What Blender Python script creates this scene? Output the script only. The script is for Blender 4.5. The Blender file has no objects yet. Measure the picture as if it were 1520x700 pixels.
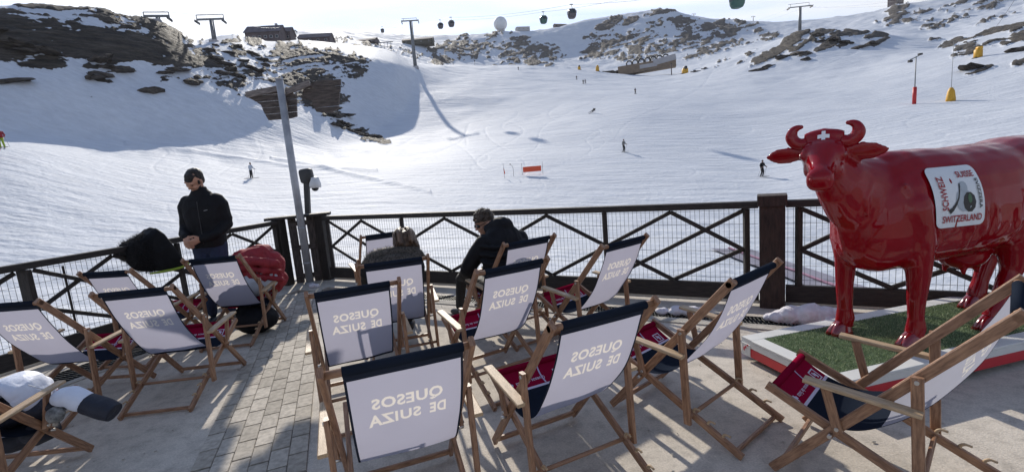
import bpy, bmesh, math, random
import numpy as np
from mathutils import Vector, Matrix, Euler, noise
rnd = random.Random(7)
SC = bpy.context.scene
COL = SC.collection
R = math.radians

# ------------------------------------------------------------------ camera
cam_d = bpy.data.cameras.new('camera'); cam = bpy.data.objects.new('camera', cam_d); COL.objects.link(cam)
CAM_H = 1.714; PITCH = 0.14860925554847854; ROLL = -0.08481251353358966
cam_d.sensor_fit = 'HORIZONTAL'; cam_d.sensor_width = 36.0; cam_d.lens = 36.0 * 698.4 / 1520.0
cam_d.clip_start = 0.05; cam_d.clip_end = 9000
_f = Vector((0, math.cos(PITCH), -math.sin(PITCH))); _u0 = Vector((0, math.sin(PITCH), math.cos(PITCH))); _r0 = Vector((1, 0, 0))
_r = _r0 * math.cos(ROLL) + _u0 * math.sin(ROLL); _u = -_r0 * math.sin(ROLL) + _u0 * math.cos(ROLL)
_m = Matrix((( _r.x, _u.x, -_f.x, 0), (_r.y, _u.y, -_f.y, 0), (_r.z, _u.z, -_f.z, CAM_H), (0, 0, 0, 1)))
cam.matrix_world = _m
SC.camera = cam

# ------------------------------------------------------------------ sky, sun, exposure
SUN_EL = R(29.0); SUN_AZ = R(105.0)            # azimuth measured from +X
sund = Vector((math.cos(SUN_EL) * math.cos(SUN_AZ), math.cos(SUN_EL) * math.sin(SUN_AZ), math.sin(SUN_EL)))
w = bpy.data.worlds.new('World'); SC.world = w; w.use_nodes = True
nt = w.node_tree; nt.nodes.clear()
def N(nt, t, **k):
    n = nt.nodes.new(t)
    for a, b in k.items(): setattr(n, a, b)
    return n
out = N(nt, 'ShaderNodeOutputWorld'); bg = N(nt, 'ShaderNodeBackground'); bg.inputs[1].default_value = 0.10
sky = N(nt, 'ShaderNodeTexSky'); sky.sky_type = 'NISHITA'; sky.sun_disc = False
sky.sun_elevation = SUN_EL; sky.sun_rotation = R(90.0) - SUN_AZ; sky.altitude = 2600; sky.air_density = 1.0; sky.dust_density = 0.6
tc = N(nt, 'ShaderNodeTexCoord'); sep = N(nt, 'ShaderNodeSeparateXYZ'); nt.links.new(tc.outputs['Generated'], sep.inputs[0])
zz = N(nt, 'ShaderNodeMath', operation='MAXIMUM'); zz.inputs[1].default_value = 0.03; nt.links.new(sep.outputs[2], zz.inputs[0])
za = N(nt, 'ShaderNodeMath', operation='ADD'); za.inputs[1].default_value = 0.12; nt.links.new(zz.outputs[0], za.inputs[0])
dx = N(nt, 'ShaderNodeMath', operation='DIVIDE'); dy = N(nt, 'ShaderNodeMath', operation='DIVIDE')
nt.links.new(sep.outputs[0], dx.inputs[0]); nt.links.new(za.outputs[0], dx.inputs[1])
nt.links.new(sep.outputs[1], dy.inputs[0]); nt.links.new(za.outputs[0], dy.inputs[1])
cmb = N(nt, 'ShaderNodeCombineXYZ'); nt.links.new(dx.outputs[0], cmb.inputs[0]); nt.links.new(dy.outputs[0], cmb.inputs[1])
mp = N(nt, 'ShaderNodeMapping'); mp.inputs['Rotation'].default_value = (0, 0, R(14)); mp.inputs['Scale'].default_value = (0.34, 1.1, 1)
nt.links.new(cmb.outputs[0], mp.inputs[0])
nz = N(nt, 'ShaderNodeTexNoise'); nz.inputs['Scale'].default_value = 1.7; nz.inputs['Detail'].default_value = 7; nz.inputs['Roughness'].default_value = 0.52; nz.inputs['Distortion'].default_value = 0.5
nt.links.new(mp.outputs[0], nz.inputs['Vector'])
cr = N(nt, 'ShaderNodeValToRGB'); cr.color_ramp.elements[0].position = 0.36; cr.color_ramp.elements[0].color = (0.15, 0.15, 0.15, 1)
cr.color_ramp.elements[1].position = 0.62; cr.color_ramp.elements[1].color = (1, 1, 1, 1); nt.links.new(nz.outputs[0], cr.inputs[0])
# brightness of the thin cloud sheet rises towards the sun
dot = N(nt, 'ShaderNodeVectorMath', operation='DOT_PRODUCT'); dot.inputs[1].default_value = sund; nt.links.new(tc.outputs['Generated'], dot.inputs[0])
mr = N(nt, 'ShaderNodeMapRange'); mr.inputs['From Min'].default_value = 0.2; mr.inputs['From Max'].default_value = 1.0; mr.inputs['To Min'].default_value = 6.3; mr.inputs['To Max'].default_value = 14.0
nt.links.new(dot.outputs['Value'], mr.inputs['Value'])
cc = N(nt, 'ShaderNodeVectorMath', operation='SCALE'); cc.inputs[0].default_value = (0.97, 0.985, 1.03); nt.links.new(mr.outputs[0], cc.inputs['Scale'])
mx = N(nt, 'ShaderNodeMix', data_type='RGBA'); 
skm = N(nt, 'ShaderNodeVectorMath', operation='SCALE'); skm.inputs['Scale'].default_value = 2.2; nt.links.new(sky.outputs[0], skm.inputs[0])
dim = N(nt, 'ShaderNodeVectorMath', operation='SCALE'); dim.inputs['Scale'].default_value = 0.72; nt.links.new(cc.outputs[0], dim.inputs[0])
mx2 = N(nt, 'ShaderNodeMix', data_type='RGBA'); mx2.inputs['Factor'].default_value = 0.55; nt.links.new(skm.outputs[0], mx2.inputs['A']); nt.links.new(dim.outputs[0], mx2.inputs['B'])
elv = N(nt, 'ShaderNodeMapRange'); elv.inputs['From Min'].default_value = 0.22; elv.inputs['From Max'].default_value = 0.60; elv.inputs['To Min'].default_value = 1.0; elv.inputs['To Max'].default_value = 0.12
nt.links.new(sep.outputs[2], elv.inputs['Value'])
cov = N(nt, 'ShaderNodeMath', operation='MULTIPLY'); nt.links.new(cr.outputs[0], cov.inputs[0]); nt.links.new(elv.outputs[0], cov.inputs[1]); nt.links.new(cov.outputs[0], mx.inputs['Factor'])
elm = N(nt, 'ShaderNodeMath', operation='MULTIPLY'); elm.inputs[1].default_value = 0.5; nt.links.new(elv.outputs[0], elm.inputs[0]); nt.links.new(elm.outputs[0], mx2.inputs['Factor'])
nt.links.new(mx2.outputs['Result'], mx.inputs['A']); nt.links.new(cc.outputs[0], mx.inputs['B'])
nt.links.new(mx.outputs['Result'], bg.inputs[0]); nt.links.new(bg.outputs[0], out.inputs[0])
sd = bpy.data.lights.new('sun', 'SUN'); sd.energy = 5.0; sd.angle = R(0.7); sd.color = (1.0, 0.93, 0.82)
so = bpy.data.objects.new('sun', sd); COL.objects.link(so); so.rotation_euler = (-sund).to_track_quat('-Z', 'Y').to_euler()
SC.view_settings.view_transform = 'Standard'; SC.view_settings.look = 'None'; SC.view_settings.gamma = 1.0
SC.view_settings.use_curve_mapping = False; SC.view_settings.exposure = -0.06
SC.render.engine = 'CYCLES'; SC.cycles.max_bounces = 8; SC.cycles.transmission_bounces = 6

# ------------------------------------------------------------------ materials
def mat(name, col, rough=0.6, var=0.0, vs=8.0, bump=0.0, bs=40.0, metal=0.0, spec=0.5, coat=0.0, stretch=None, uv=False, col2=None, detail=4):
    m = bpy.data.materials.new(name); m.use_nodes = True; t = m.node_tree; p = t.nodes['Principled BSDF']
    p.inputs['Roughness'].default_value = rough; p.inputs['Metallic'].default_value = metal
    p.inputs['Specular IOR Level'].default_value = spec
    if coat: p.inputs['Coat Weight'].default_value = coat; p.inputs['Coat Roughness'].default_value = 0.03
    p.inputs['Base Color'].default_value = (*col, 1)
    tcn = N(t, 'ShaderNodeTexCoord'); mpn = N(t, 'ShaderNodeMapping')
    t.links.new(tcn.outputs['UV' if uv else 'Object'], mpn.inputs[0])
    if stretch: mpn.inputs['Scale'].default_value = stretch
    if var or col2:
        n = N(t, 'ShaderNodeTexNoise'); n.inputs['Scale'].default_value = vs; n.inputs['Detail'].default_value = detail; n.inputs['Roughness'].default_value = 0.6
        t.links.new(mpn.outputs[0], n.inputs['Vector'])
        r = N(t, 'ShaderNodeValToRGB'); r.color_ramp.elements[0].position = 0.3; r.color_ramp.elements[1].position = 0.72
        a = tuple(max(0, c * (1 - var)) for c in col); b = tuple(min(1, c * (1 + var)) for c in col) if col2 is None else col2
        r.color_ramp.elements[0].color = (*a, 1); r.color_ramp.elements[1].color = (*b, 1)
        t.links.new(n.outputs[0], r.inputs[0]); t.links.new(r.outputs[0], p.inputs['Base Color'])
    if bump:
        n2 = N(t, 'ShaderNodeTexNoise'); n2.inputs['Scale'].default_value = bs; n2.inputs['Detail'].default_value = 5
        t.links.new(mpn.outputs[0], n2.inputs['Vector'])
        bn = N(t, 'ShaderNodeBump'); bn.inputs['Strength'].default_value = bump; bn.inputs['Distance'].default_value = 0.02
        t.links.new(n2.outputs[0], bn.inputs['Height']); t.links.new(bn.outputs[0], p.inputs['Normal'])
    return m
M = {}
M['chair_wood'] = mat('chair_wood', (0.24, 0.115, 0.062), 0.42, 0.38, 9, 0.15, 60, stretch=(9, 1.2, 1), uv=True, col2=(0.42, 0.235, 0.135))
M['arm_wood'] = mat('arm_wood', (0.42, 0.28, 0.16), 0.5, 0.3, 9, 0.15, 60, stretch=(9, 1.2, 1), uv=True, col2=(0.58, 0.42, 0.26))
M['bolt'] = mat('bolt', (0.55, 0.53, 0.5), 0.35, metal=1.0)
M['rail_wood'] = mat('rail_wood', (0.020, 0.016, 0.014), 0.62, 0.5, 7, 0.5, 30, stretch=(8, 1.0, 1), uv=True, col2=(0.045, 0.034, 0.028))
M['post_wood'] = mat('post_wood', (0.026, 0.015, 0.011), 0.7, 0.5, 6, 0.6, 24, stretch=(6, 1.0, 1), uv=True, col2=(0.060, 0.032, 0.024))
M['old_wood'] = mat('old_wood', (0.055, 0.045, 0.042), 0.8, 0.5, 7, 0.7, 30, stretch=(7, 0.9, 1), uv=True, col2=(0.16, 0.13, 0.115))
M['wire'] = mat('wire', (0.10, 0.105, 0.11), 0.45, metal=0.6)
M['pole'] = mat('pole', (0.33, 0.34, 0.37), 0.5, 0.2, 5, 0.1, 20, metal=0.35, col2=(0.46, 0.47, 0.49))
M['steel'] = mat('steel', (0.20, 0.205, 0.21), 0.5, 0.25, 3, metal=0.4)
M['black_plastic'] = mat('black_plastic', (0.028, 0.028, 0.03), 0.5, 0.2, 10)
M['white_plastic'] = mat('white_plastic', (0.62, 0.63, 0.64), 0.4, 0.05, 10)
M['cow_red'] = mat('cow_red', (0.225, 0.003, 0.008), 0.45, 0.12, 2.5, 0.30, 7, coat=0.75, spec=0.0)
M['cow_white'] = mat('cow_white', (0.80, 0.80, 0.82), 0.25, coat=0.6)
M['cow_hoof'] = mat('cow_hoof', (0.20, 0.005, 0.009), 0.2, coat=1.0)
M['sticker'] = mat('sticker', (0.62, 0.66, 0.70), 0.35, 0.03, 4, coat=0.4)
M['ink_black'] = mat('ink_black', (0.015, 0.015, 0.017), 0.5)
M['ink_red'] = mat('ink_red', (0.30, 0.012, 0.02), 0.5)
M['ink_green'] = mat('ink_green', (0.05, 0.12, 0.06), 0.5)
M['ink_grey'] = mat('ink_grey', (0.35, 0.40, 0.45), 0.5)
M['plinth_white'] = mat('plinth_white', (0.62, 0.62, 0.60), 0.55, 0.08, 5, 0.05, 60)
M['plinth_red'] = mat('plinth_red', (0.48, 0.02, 0.03), 0.4, 0.08, 6)
M['turf_base'] = mat('turf_base', (0.07, 0.11, 0.045), 0.9, 0.4, 30)
M['skin'] = mat('skin', (0.46, 0.25, 0.17), 0.5, 0.12, 14, spec=0.4)
M['hair_dark'] = mat('hair_dark', (0.018, 0.013, 0.011), 0.5, 0.5, 60, 1.0, 140)
M['hair_brown'] = mat('hair_brown', (0.055, 0.028, 0.015), 0.45, 0.5, 16, 0.6, 70, stretch=(1, 1, .3), col2=(0.20, 0.11, 0.055))
M['hair_curly'] = mat('hair_curly', (0.035, 0.025, 0.018), 0.6, 0.5, 50, 1.0, 70, col2=(0.13, 0.095, 0.07))
M['jacket_black'] = mat('jacket_black', (0.007, 0.007, 0.009), 0.75, 0.3, 12, 0.5, 14, spec=0.25)
M['fur_dark'] = mat('fur_dark', (0.035, 0.030, 0.026), 0.9, 0.5, 60, 0.8, 120, col2=(0.22, 0.19, 0.16))
M['fur_black'] = mat('fur_black', (0.014, 0.013, 0.013), 0.9, 0.3, 60, 0.8, 120)
M['jeans'] = mat('jeans', (0.016, 0.026, 0.060), 0.85, 0.25, 20, 0.3, 60)
M['trousers_black'] = mat('trousers_black', (0.012, 0.012, 0.014), 0.7, 0.3, 12, 0.4, 25)
M['shoe'] = mat('shoe', (0.02, 0.02, 0.022), 0.5)
M['glasses'] = mat('glasses', (0.01, 0.01, 0.012), 0.12)
M['red_cloth'] = mat('red_cloth', (0.24, 0.010, 0.018), 0.75, 0.2, 9, 0.6, 18, col2=(0.34, 0.02, 0.03))
M['white_cloth'] = mat('white_cloth', (0.50, 0.53, 0.58), 0.7, 0.06, 12, 0.4, 20)
M['quilt_white'] = mat('quilt_white', (0.66, 0.70, 0.80), 0.55, 0.05, 12, 0.2, 30)
M['navy_cloth'] = mat('navy_cloth', (0.014, 0.017, 0.030), 0.7, 0.2, 12, 0.4, 30)
M['lime'] = mat('lime', (0.30, 0.40, 0.03), 0.6)
M['boot_grey'] = mat('boot_grey', (0.12, 0.12, 0.12), 0.7, 0.6, 30, col2=(0.35, 0.35, 0.34))
M['joint'] = mat('joint', (0.06, 0.055, 0.05), 0.95, 0.3, 40)
M['grate'] = mat('grate', (0.035, 0.037, 0.038), 0.5, 0.3, 10, metal=0.5)
M['gutter'] = mat('gutter', (0.02, 0.02, 0.02), 0.9)
M['kerb'] = mat('kerb', (0.42, 0.39, 0.34), 0.9, 0.2, 9, 0.4, 90)
M['pale_kerb'] = mat('pale_kerb', (0.70, 0.70, 0.69), 0.9, 0.1, 9)
M['yellow'] = mat('yellow', (0.62, 0.33, 0.02), 0.55, 0.15, 6)
M['orange_net'] = mat('orange_net', (0.70, 0.10, 0.04), 0.7, 0.2, 12)
M['sign_red'] = mat('sign_red', (0.50, 0.02, 0.02), 0.5)
M['rock_obj'] = mat('rock_obj', (0.030, 0.026, 0.024), 0.95, 0.5, 1.2, 1.0, 5, col2=(0.115, 0.095, 0.078), detail=8)
M['build_wall'] = mat('build_wall', (0.10, 0.075, 0.075), 0.85, 0.3, 0.6)
M['build_light'] = mat('build_light', (0.42, 0.40, 0.40), 0.85, 0.1, 0.6)
M['build_roof'] = mat('build_roof', (0.11, 0.09, 0.10), 0.8, 0.3, 0.5)
M['snow_roof'] = mat('snow_roof', (0.75, 0.78, 0.83), 0.8)
M['tan_wall'] = mat('tan_wall', (0.22, 0.16, 0.11), 0.85, 0.2, 0.5)
M['glass'] = mat('glass', (0.03, 0.04, 0.05), 0.08)
M['radome'] = mat('radome', (0.70, 0.71, 0.72), 0.6)
M['cabin'] = mat('cabin', (0.10, 0.09, 0.10), 0.3, 0.2, 3)
M['cabin_green'] = mat('cabin_green', (0.05, 0.12, 0.10), 0.3)
M['lichen'] = mat('lichen', (0.06, 0.055, 0.04), 0.95, 0.4, 2)
M['path_grey'] = mat('path_grey', (0.24, 0.23, 0.28), 0.9, 0.15, 3)
M['pink'] = mat('pink', (0.38, 0.20, 0.27), 0.7)
M['grey_wood'] = mat('grey_wood', (0.14, 0.12, 0.11), 0.8, 0.4, 7, 0.5, 30, stretch=(7, 0.9, 1), uv=True, col2=(0.30, 0.26, 0.24))
M['lilac_trim'] = mat('lilac_trim', (0.50, 0.38, 0.55), 0.6)

def translucent(name, col, tcol, k, var=0.04):
    m = bpy.data.materials.new(name); m.use_nodes = True; t = m.node_tree; t.nodes.clear()
    o = N(t, 'ShaderNodeOutputMaterial'); d = N(t, 'ShaderNodeBsdfDiffuse'); tr = N(t, 'ShaderNodeBsdfTranslucent'); mxs = N(t, 'ShaderNodeMixShader')
    tcn = N(t, 'ShaderNodeTexCoord'); n = N(t, 'ShaderNodeTexNoise'); n.inputs['Scale'].default_value = 3; n.inputs['Detail'].default_value = 3
    t.links.new(tcn.outputs['Object'], n.inputs['Vector'])
    mr = N(t, 'ShaderNodeMapRange'); mr.inputs['To Min'].default_value = 1 - var * 2; mr.inputs['To Max'].default_value = 1 + var; t.links.new(n.outputs[0], mr.inputs[0])
    for node, c in ((d, col), (tr, tcol)):
        s = N(t, 'ShaderNodeVectorMath', operation='SCALE'); s.inputs[0].default_value = c; t.links.new(mr.outputs[0], s.inputs['Scale']); t.links.new(s.outputs[0], node.inputs[0])
    wv = N(t, 'ShaderNodeTexNoise'); wv.inputs['Scale'].default_value = 7; t.links.new(tcn.outputs['Object'], wv.inputs['Vector'])
    b = N(t, 'ShaderNodeBump'); b.inputs['Strength'].default_value = 0.25; b.inputs['Distance'].default_value = 0.02; t.links.new(wv.outputs[0], b.inputs['Height'])
    t.links.new(b.outputs[0], d.inputs['Normal'])
    mxs.inputs[0].default_value = k; t.links.new(d.outputs[0], mxs.inputs[1]); t.links.new(tr.outputs[0], mxs.inputs[2]); t.links.new(mxs.outputs[0], o.inputs[0])
    return m
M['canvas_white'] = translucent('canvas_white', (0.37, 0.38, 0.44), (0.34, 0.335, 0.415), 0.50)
M['canvas_navy'] = translucent('canvas_navy', (0.020, 0.026, 0.040), (0.01, 0.012, 0.02), 0.2)
M['canvas_red'] = translucent('canvas_red', (0.30, 0.008, 0.040), (0.30, 0.01, 0.05), 0.3)
M['letter_tan'] = translucent('letter_tan', (0.56, 0.54, 0.51), (0.68, 0.63, 0.575), 0.50)
M['letter_white'] = mat('letter_white', (0.62, 0.55, 0.66), 0.7)

# concrete
def concrete():
    m = bpy.data.materials.new('concrete'); m.use_nodes = True; t = m.node_tree; p = t.nodes['Principled BSDF']; p.inputs['Roughness'].default_value = 0.88
    g = N(t, 'ShaderNodeNewGeometry')
    def nzn(s, d, r=0.6):
        n = N(t, 'ShaderNodeTexNoise'); n.inputs['Scale'].default_value = s; n.inputs['Detail'].default_value = d; n.inputs['Roughness'].default_value = r; t.links.new(g.outputs['Position'], n.inputs['Vector']); return n
    a = nzn(1.3, 6); b = nzn(90, 3); c = nzn(9, 6, 0.7)
    r = N(t, 'ShaderNodeValToRGB'); e = r.color_ramp.elements; e[0].position = 0.3; e[0].color = (0.52, 0.465, 0.395, 1); e[1].position = 0.7; e[1].color = (0.64, 0.58, 0.50, 1); t.links.new(a.outputs[0], r.inputs[0])
    r2 = N(t, 'ShaderNodeValToRGB'); e = r2.color_ramp.elements; e[0].position = 0.30; e[0].color = (0.62, 0.62, 0.62, 1); e[1].position = 0.55; e[1].color = (1, 1, 1, 1); t.links.new(c.outputs[0], r2.inputs[0])
    r3 = N(t, 'ShaderNodeValToRGB'); e = r3.color_ramp.elements; e[0].position = 0.3; e[0].color = (0.72, 0.72, 0.72, 1); e[1].position = 0.7; e[1].color = (1.1, 1.1, 1.1, 1); t.links.new(b.outputs[0], r3.inputs[0])
    m1 = N(t, 'ShaderNodeMix', data_type='RGBA', blend_type='MULTIPLY'); m1.inputs['Factor'].default_value = 0.85; t.links.new(r.outputs[0], m1.inputs['A']); t.links.new(r2.outputs[0], m1.inputs['B'])
    m2 = N(t, 'ShaderNodeMix', data_type='RGBA', blend_type='MULTIPLY'); m2.inputs['Factor'].default_value = 0.8; t.links.new(m1.outputs['Result'], m2.inputs['A']); t.links.new(r3.outputs[0], m2.inputs['B'])
    t.links.new(m2.outputs['Result'], p.inputs['Base Color'])
    bn = N(t, 'ShaderNodeBump'); bn.inputs['Strength'].default_value = 0.5; bn.inputs['Distance'].default_value = 0.006; t.links.new(b.outputs[0], bn.inputs['Height']); t.links.new(bn.outputs[0], p.inputs['Normal'])
    return m
M['concrete'] = concrete()
def paver_mat():
    m = bpy.data.materials.new('paver'); m.use_nodes = True; t = m.node_tree; p = t.nodes['Principled BSDF']; p.inputs['Roughness'].default_value = 0.85
    oi = N(t, 'ShaderNodeObjectInfo'); r = N(t, 'ShaderNodeValToRGB'); e = r.color_ramp.elements; e[0].color = (0.36, 0.32, 0.265, 1); e[1].color = (0.50, 0.45, 0.38, 1)
    t.links.new(oi.outputs['Random'], r.inputs[0])
    g = N(t, 'ShaderNodeNewGeometry'); n = N(t, 'ShaderNodeTexNoise'); n.inputs['Scale'].default_value = 30; n.inputs['Detail'].default_value = 6; t.links.new(g.outputs['Position'], n.inputs['Vector'])
    r3 = N(t, 'ShaderNodeValToRGB'); e = r3.color_ramp.elements; e[0].position = 0.3; e[0].color = (0.68, 0.68, 0.68, 1); e[1].position = 0.65; e[1].color = (1.08, 1.08, 1.08, 1); t.links.new(n.outputs[0], r3.inputs[0])
    m2 = N(t, 'ShaderNodeMix', data_type='RGBA', blend_type='MULTIPLY'); m2.inputs['Factor'].default_value = 1.0; t.links.new(r.outputs[0], m2.inputs['A']); t.links.new(r3.outputs[0], m2.inputs['B'])
    t.links.new(m2.outputs['Result'], p.inputs['Base Color'])
    bn = N(t, 'ShaderNodeBump'); bn.inputs['Strength'].default_value = 0.5; bn.inputs['Distance'].default_value = 0.006; t.links.new(n.outputs[0], bn.inputs['Height']); t.links.new(bn.outputs[0], p.inputs['Normal'])
    return m
M['paver'] = paver_mat()

# snow + rock
def snow_mat():
    m = bpy.data.materials.new('snow_and_rock'); m.use_nodes = True; t = m.node_tree; p = t.nodes['Principled BSDF']; p.inputs['Roughness'].default_value = 0.75; p.inputs['Specular IOR Level'].default_value = 0.25
    g = N(t, 'ShaderNodeNewGeometry'); at = N(t, 'ShaderNodeAttribute'); at.attribute_name = 'rock'
    def nzn(s, d, r=0.6, sc=None):
        n = N(t, 'ShaderNodeTexNoise'); n.inputs['Scale'].default_value = s; n.inputs['Detail'].default_value = d; n.inputs['Roughness'].default_value = r
        if sc:
            mpp = N(t, 'ShaderNodeMapping'); mpp.inputs['Scale'].default_value = sc[:3]; mpp.inputs['Rotation'].default_value = (0, 0, sc[3] if len(sc) > 3 else 0); t.links.new(g.outputs['Position'], mpp.inputs[0]); t.links.new(mpp.outputs[0], n.inputs['Vector'])
        else: t.links.new(g.outputs['Position'], n.inputs['Vector'])
        return n
    nf = nzn(0.55, 8, 0.72, (0.5, 0.5, 2.2)); ad = N(t, 'ShaderNodeMath', operation='MULTIPLY_ADD'); ad.inputs[1].default_value = 0.55; ad.inputs[2].default_value = -0.275; t.links.new(nf.outputs[0], ad.inputs[0])
    su = N(t, 'ShaderNodeMath', operation='ADD'); t.links.new(at.outputs['Fac'], su.inputs[0]); t.links.new(ad.outputs[0], su.inputs[1])
    rr = N(t, 'ShaderNodeValToRGB'); rr.color_ramp.elements[0].position = 0.46; rr.color_ramp.elements[1].position = 0.54; t.links.new(su.outputs[0], rr.inputs[0])
    rn = nzn(0.35, 9, 0.75, (0.6, 0.6, 3.0)); rc = N(t, 'ShaderNodeValToRGB'); e = rc.color_ramp.elements; e[0].position = 0.32; e[0].color = (0.030, 0.026, 0.026, 1); e[1].position = 0.68; e[1].color = (0.20, 0.165, 0.13, 1)
    x = rc.color_ramp.elements.new(0.5); x.color = (0.095, 0.080, 0.064, 1); t.links.new(rn.outputs[0], rc.inputs[0])
    sn = nzn(0.08, 6); scr = N(t, 'ShaderNodeValToRGB'); e = scr.color_ramp.elements; e[0].position = 0.3; e[0].color = (0.57, 0.60, 0.655, 1); e[1].position = 0.7; e[1].color = (0.65, 0.675, 0.715, 1); t.links.new(sn.outputs[0], scr.inputs[0])
    tk = nzn(1.0, 8, 0.68, (0.16, 1.5, 1.0, 0.3)); tr_ = N(t, 'ShaderNodeMapRange'); tr_.inputs['From Min'].default_value = 0.3; tr_.inputs['From Max'].default_value = 0.7; tr_.inputs['To Min'].default_value = 0.86; tr_.inputs['To Max'].default_value = 1.05; t.links.new(tk.outputs[0], tr_.inputs[0])
    sc2 = N(t, 'ShaderNodeVectorMath', operation='SCALE'); t.links.new(scr.outputs[0], sc2.inputs[0]); t.links.new(tr_.outputs[0], sc2.inputs['Scale'])
    mx = N(t, 'ShaderNodeMix', data_type='RGBA'); t.links.new(rr.outputs[0], mx.inputs['Factor']); t.links.new(sc2.outputs[0], mx.inputs['A']); t.links.new(rc.outputs[0], mx.inputs['B']); t.links.new(mx.outputs['Result'], p.inputs['Base Color'])
    b1 = nzn(0.5, 7, 0.6, (0.35, 1.6, 1.0, 0.25)); b2 = nzn(2.2, 5, 0.6); 
    ba = N(t, 'ShaderNodeMath', operation='MULTIPLY_ADD'); ba.inputs[1].default_value = 0.35; t.links.new(b2.outputs[0], ba.inputs[0]); t.links.new(b1.outputs[0], ba.inputs[2])
    bn = N(t, 'ShaderNodeBump'); bn.inputs['Strength'].default_value = 0.75; bn.inputs['Distance'].default_value = 0.34; t.links.new(ba.outputs[0], bn.inputs['Height'])
    rb = N(t, 'ShaderNodeBump'); rb.inputs['Distance'].default_value = 3.0; t.links.new(rn.outputs[0], rb.inputs['Height']); t.links.new(rr.outputs[0], rb.inputs['Strength']); t.links.new(bn.outputs[0], rb.inputs['Normal'])
    t.links.new(rb.outputs[0], p.inputs['Normal'])
    return m
M['snow'] = snow_mat()
M['snow_lump'] = mat('snow_lump', (0.68, 0.66, 0.70), 0.8, 0.12, 14, 0.6, 30)

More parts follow.
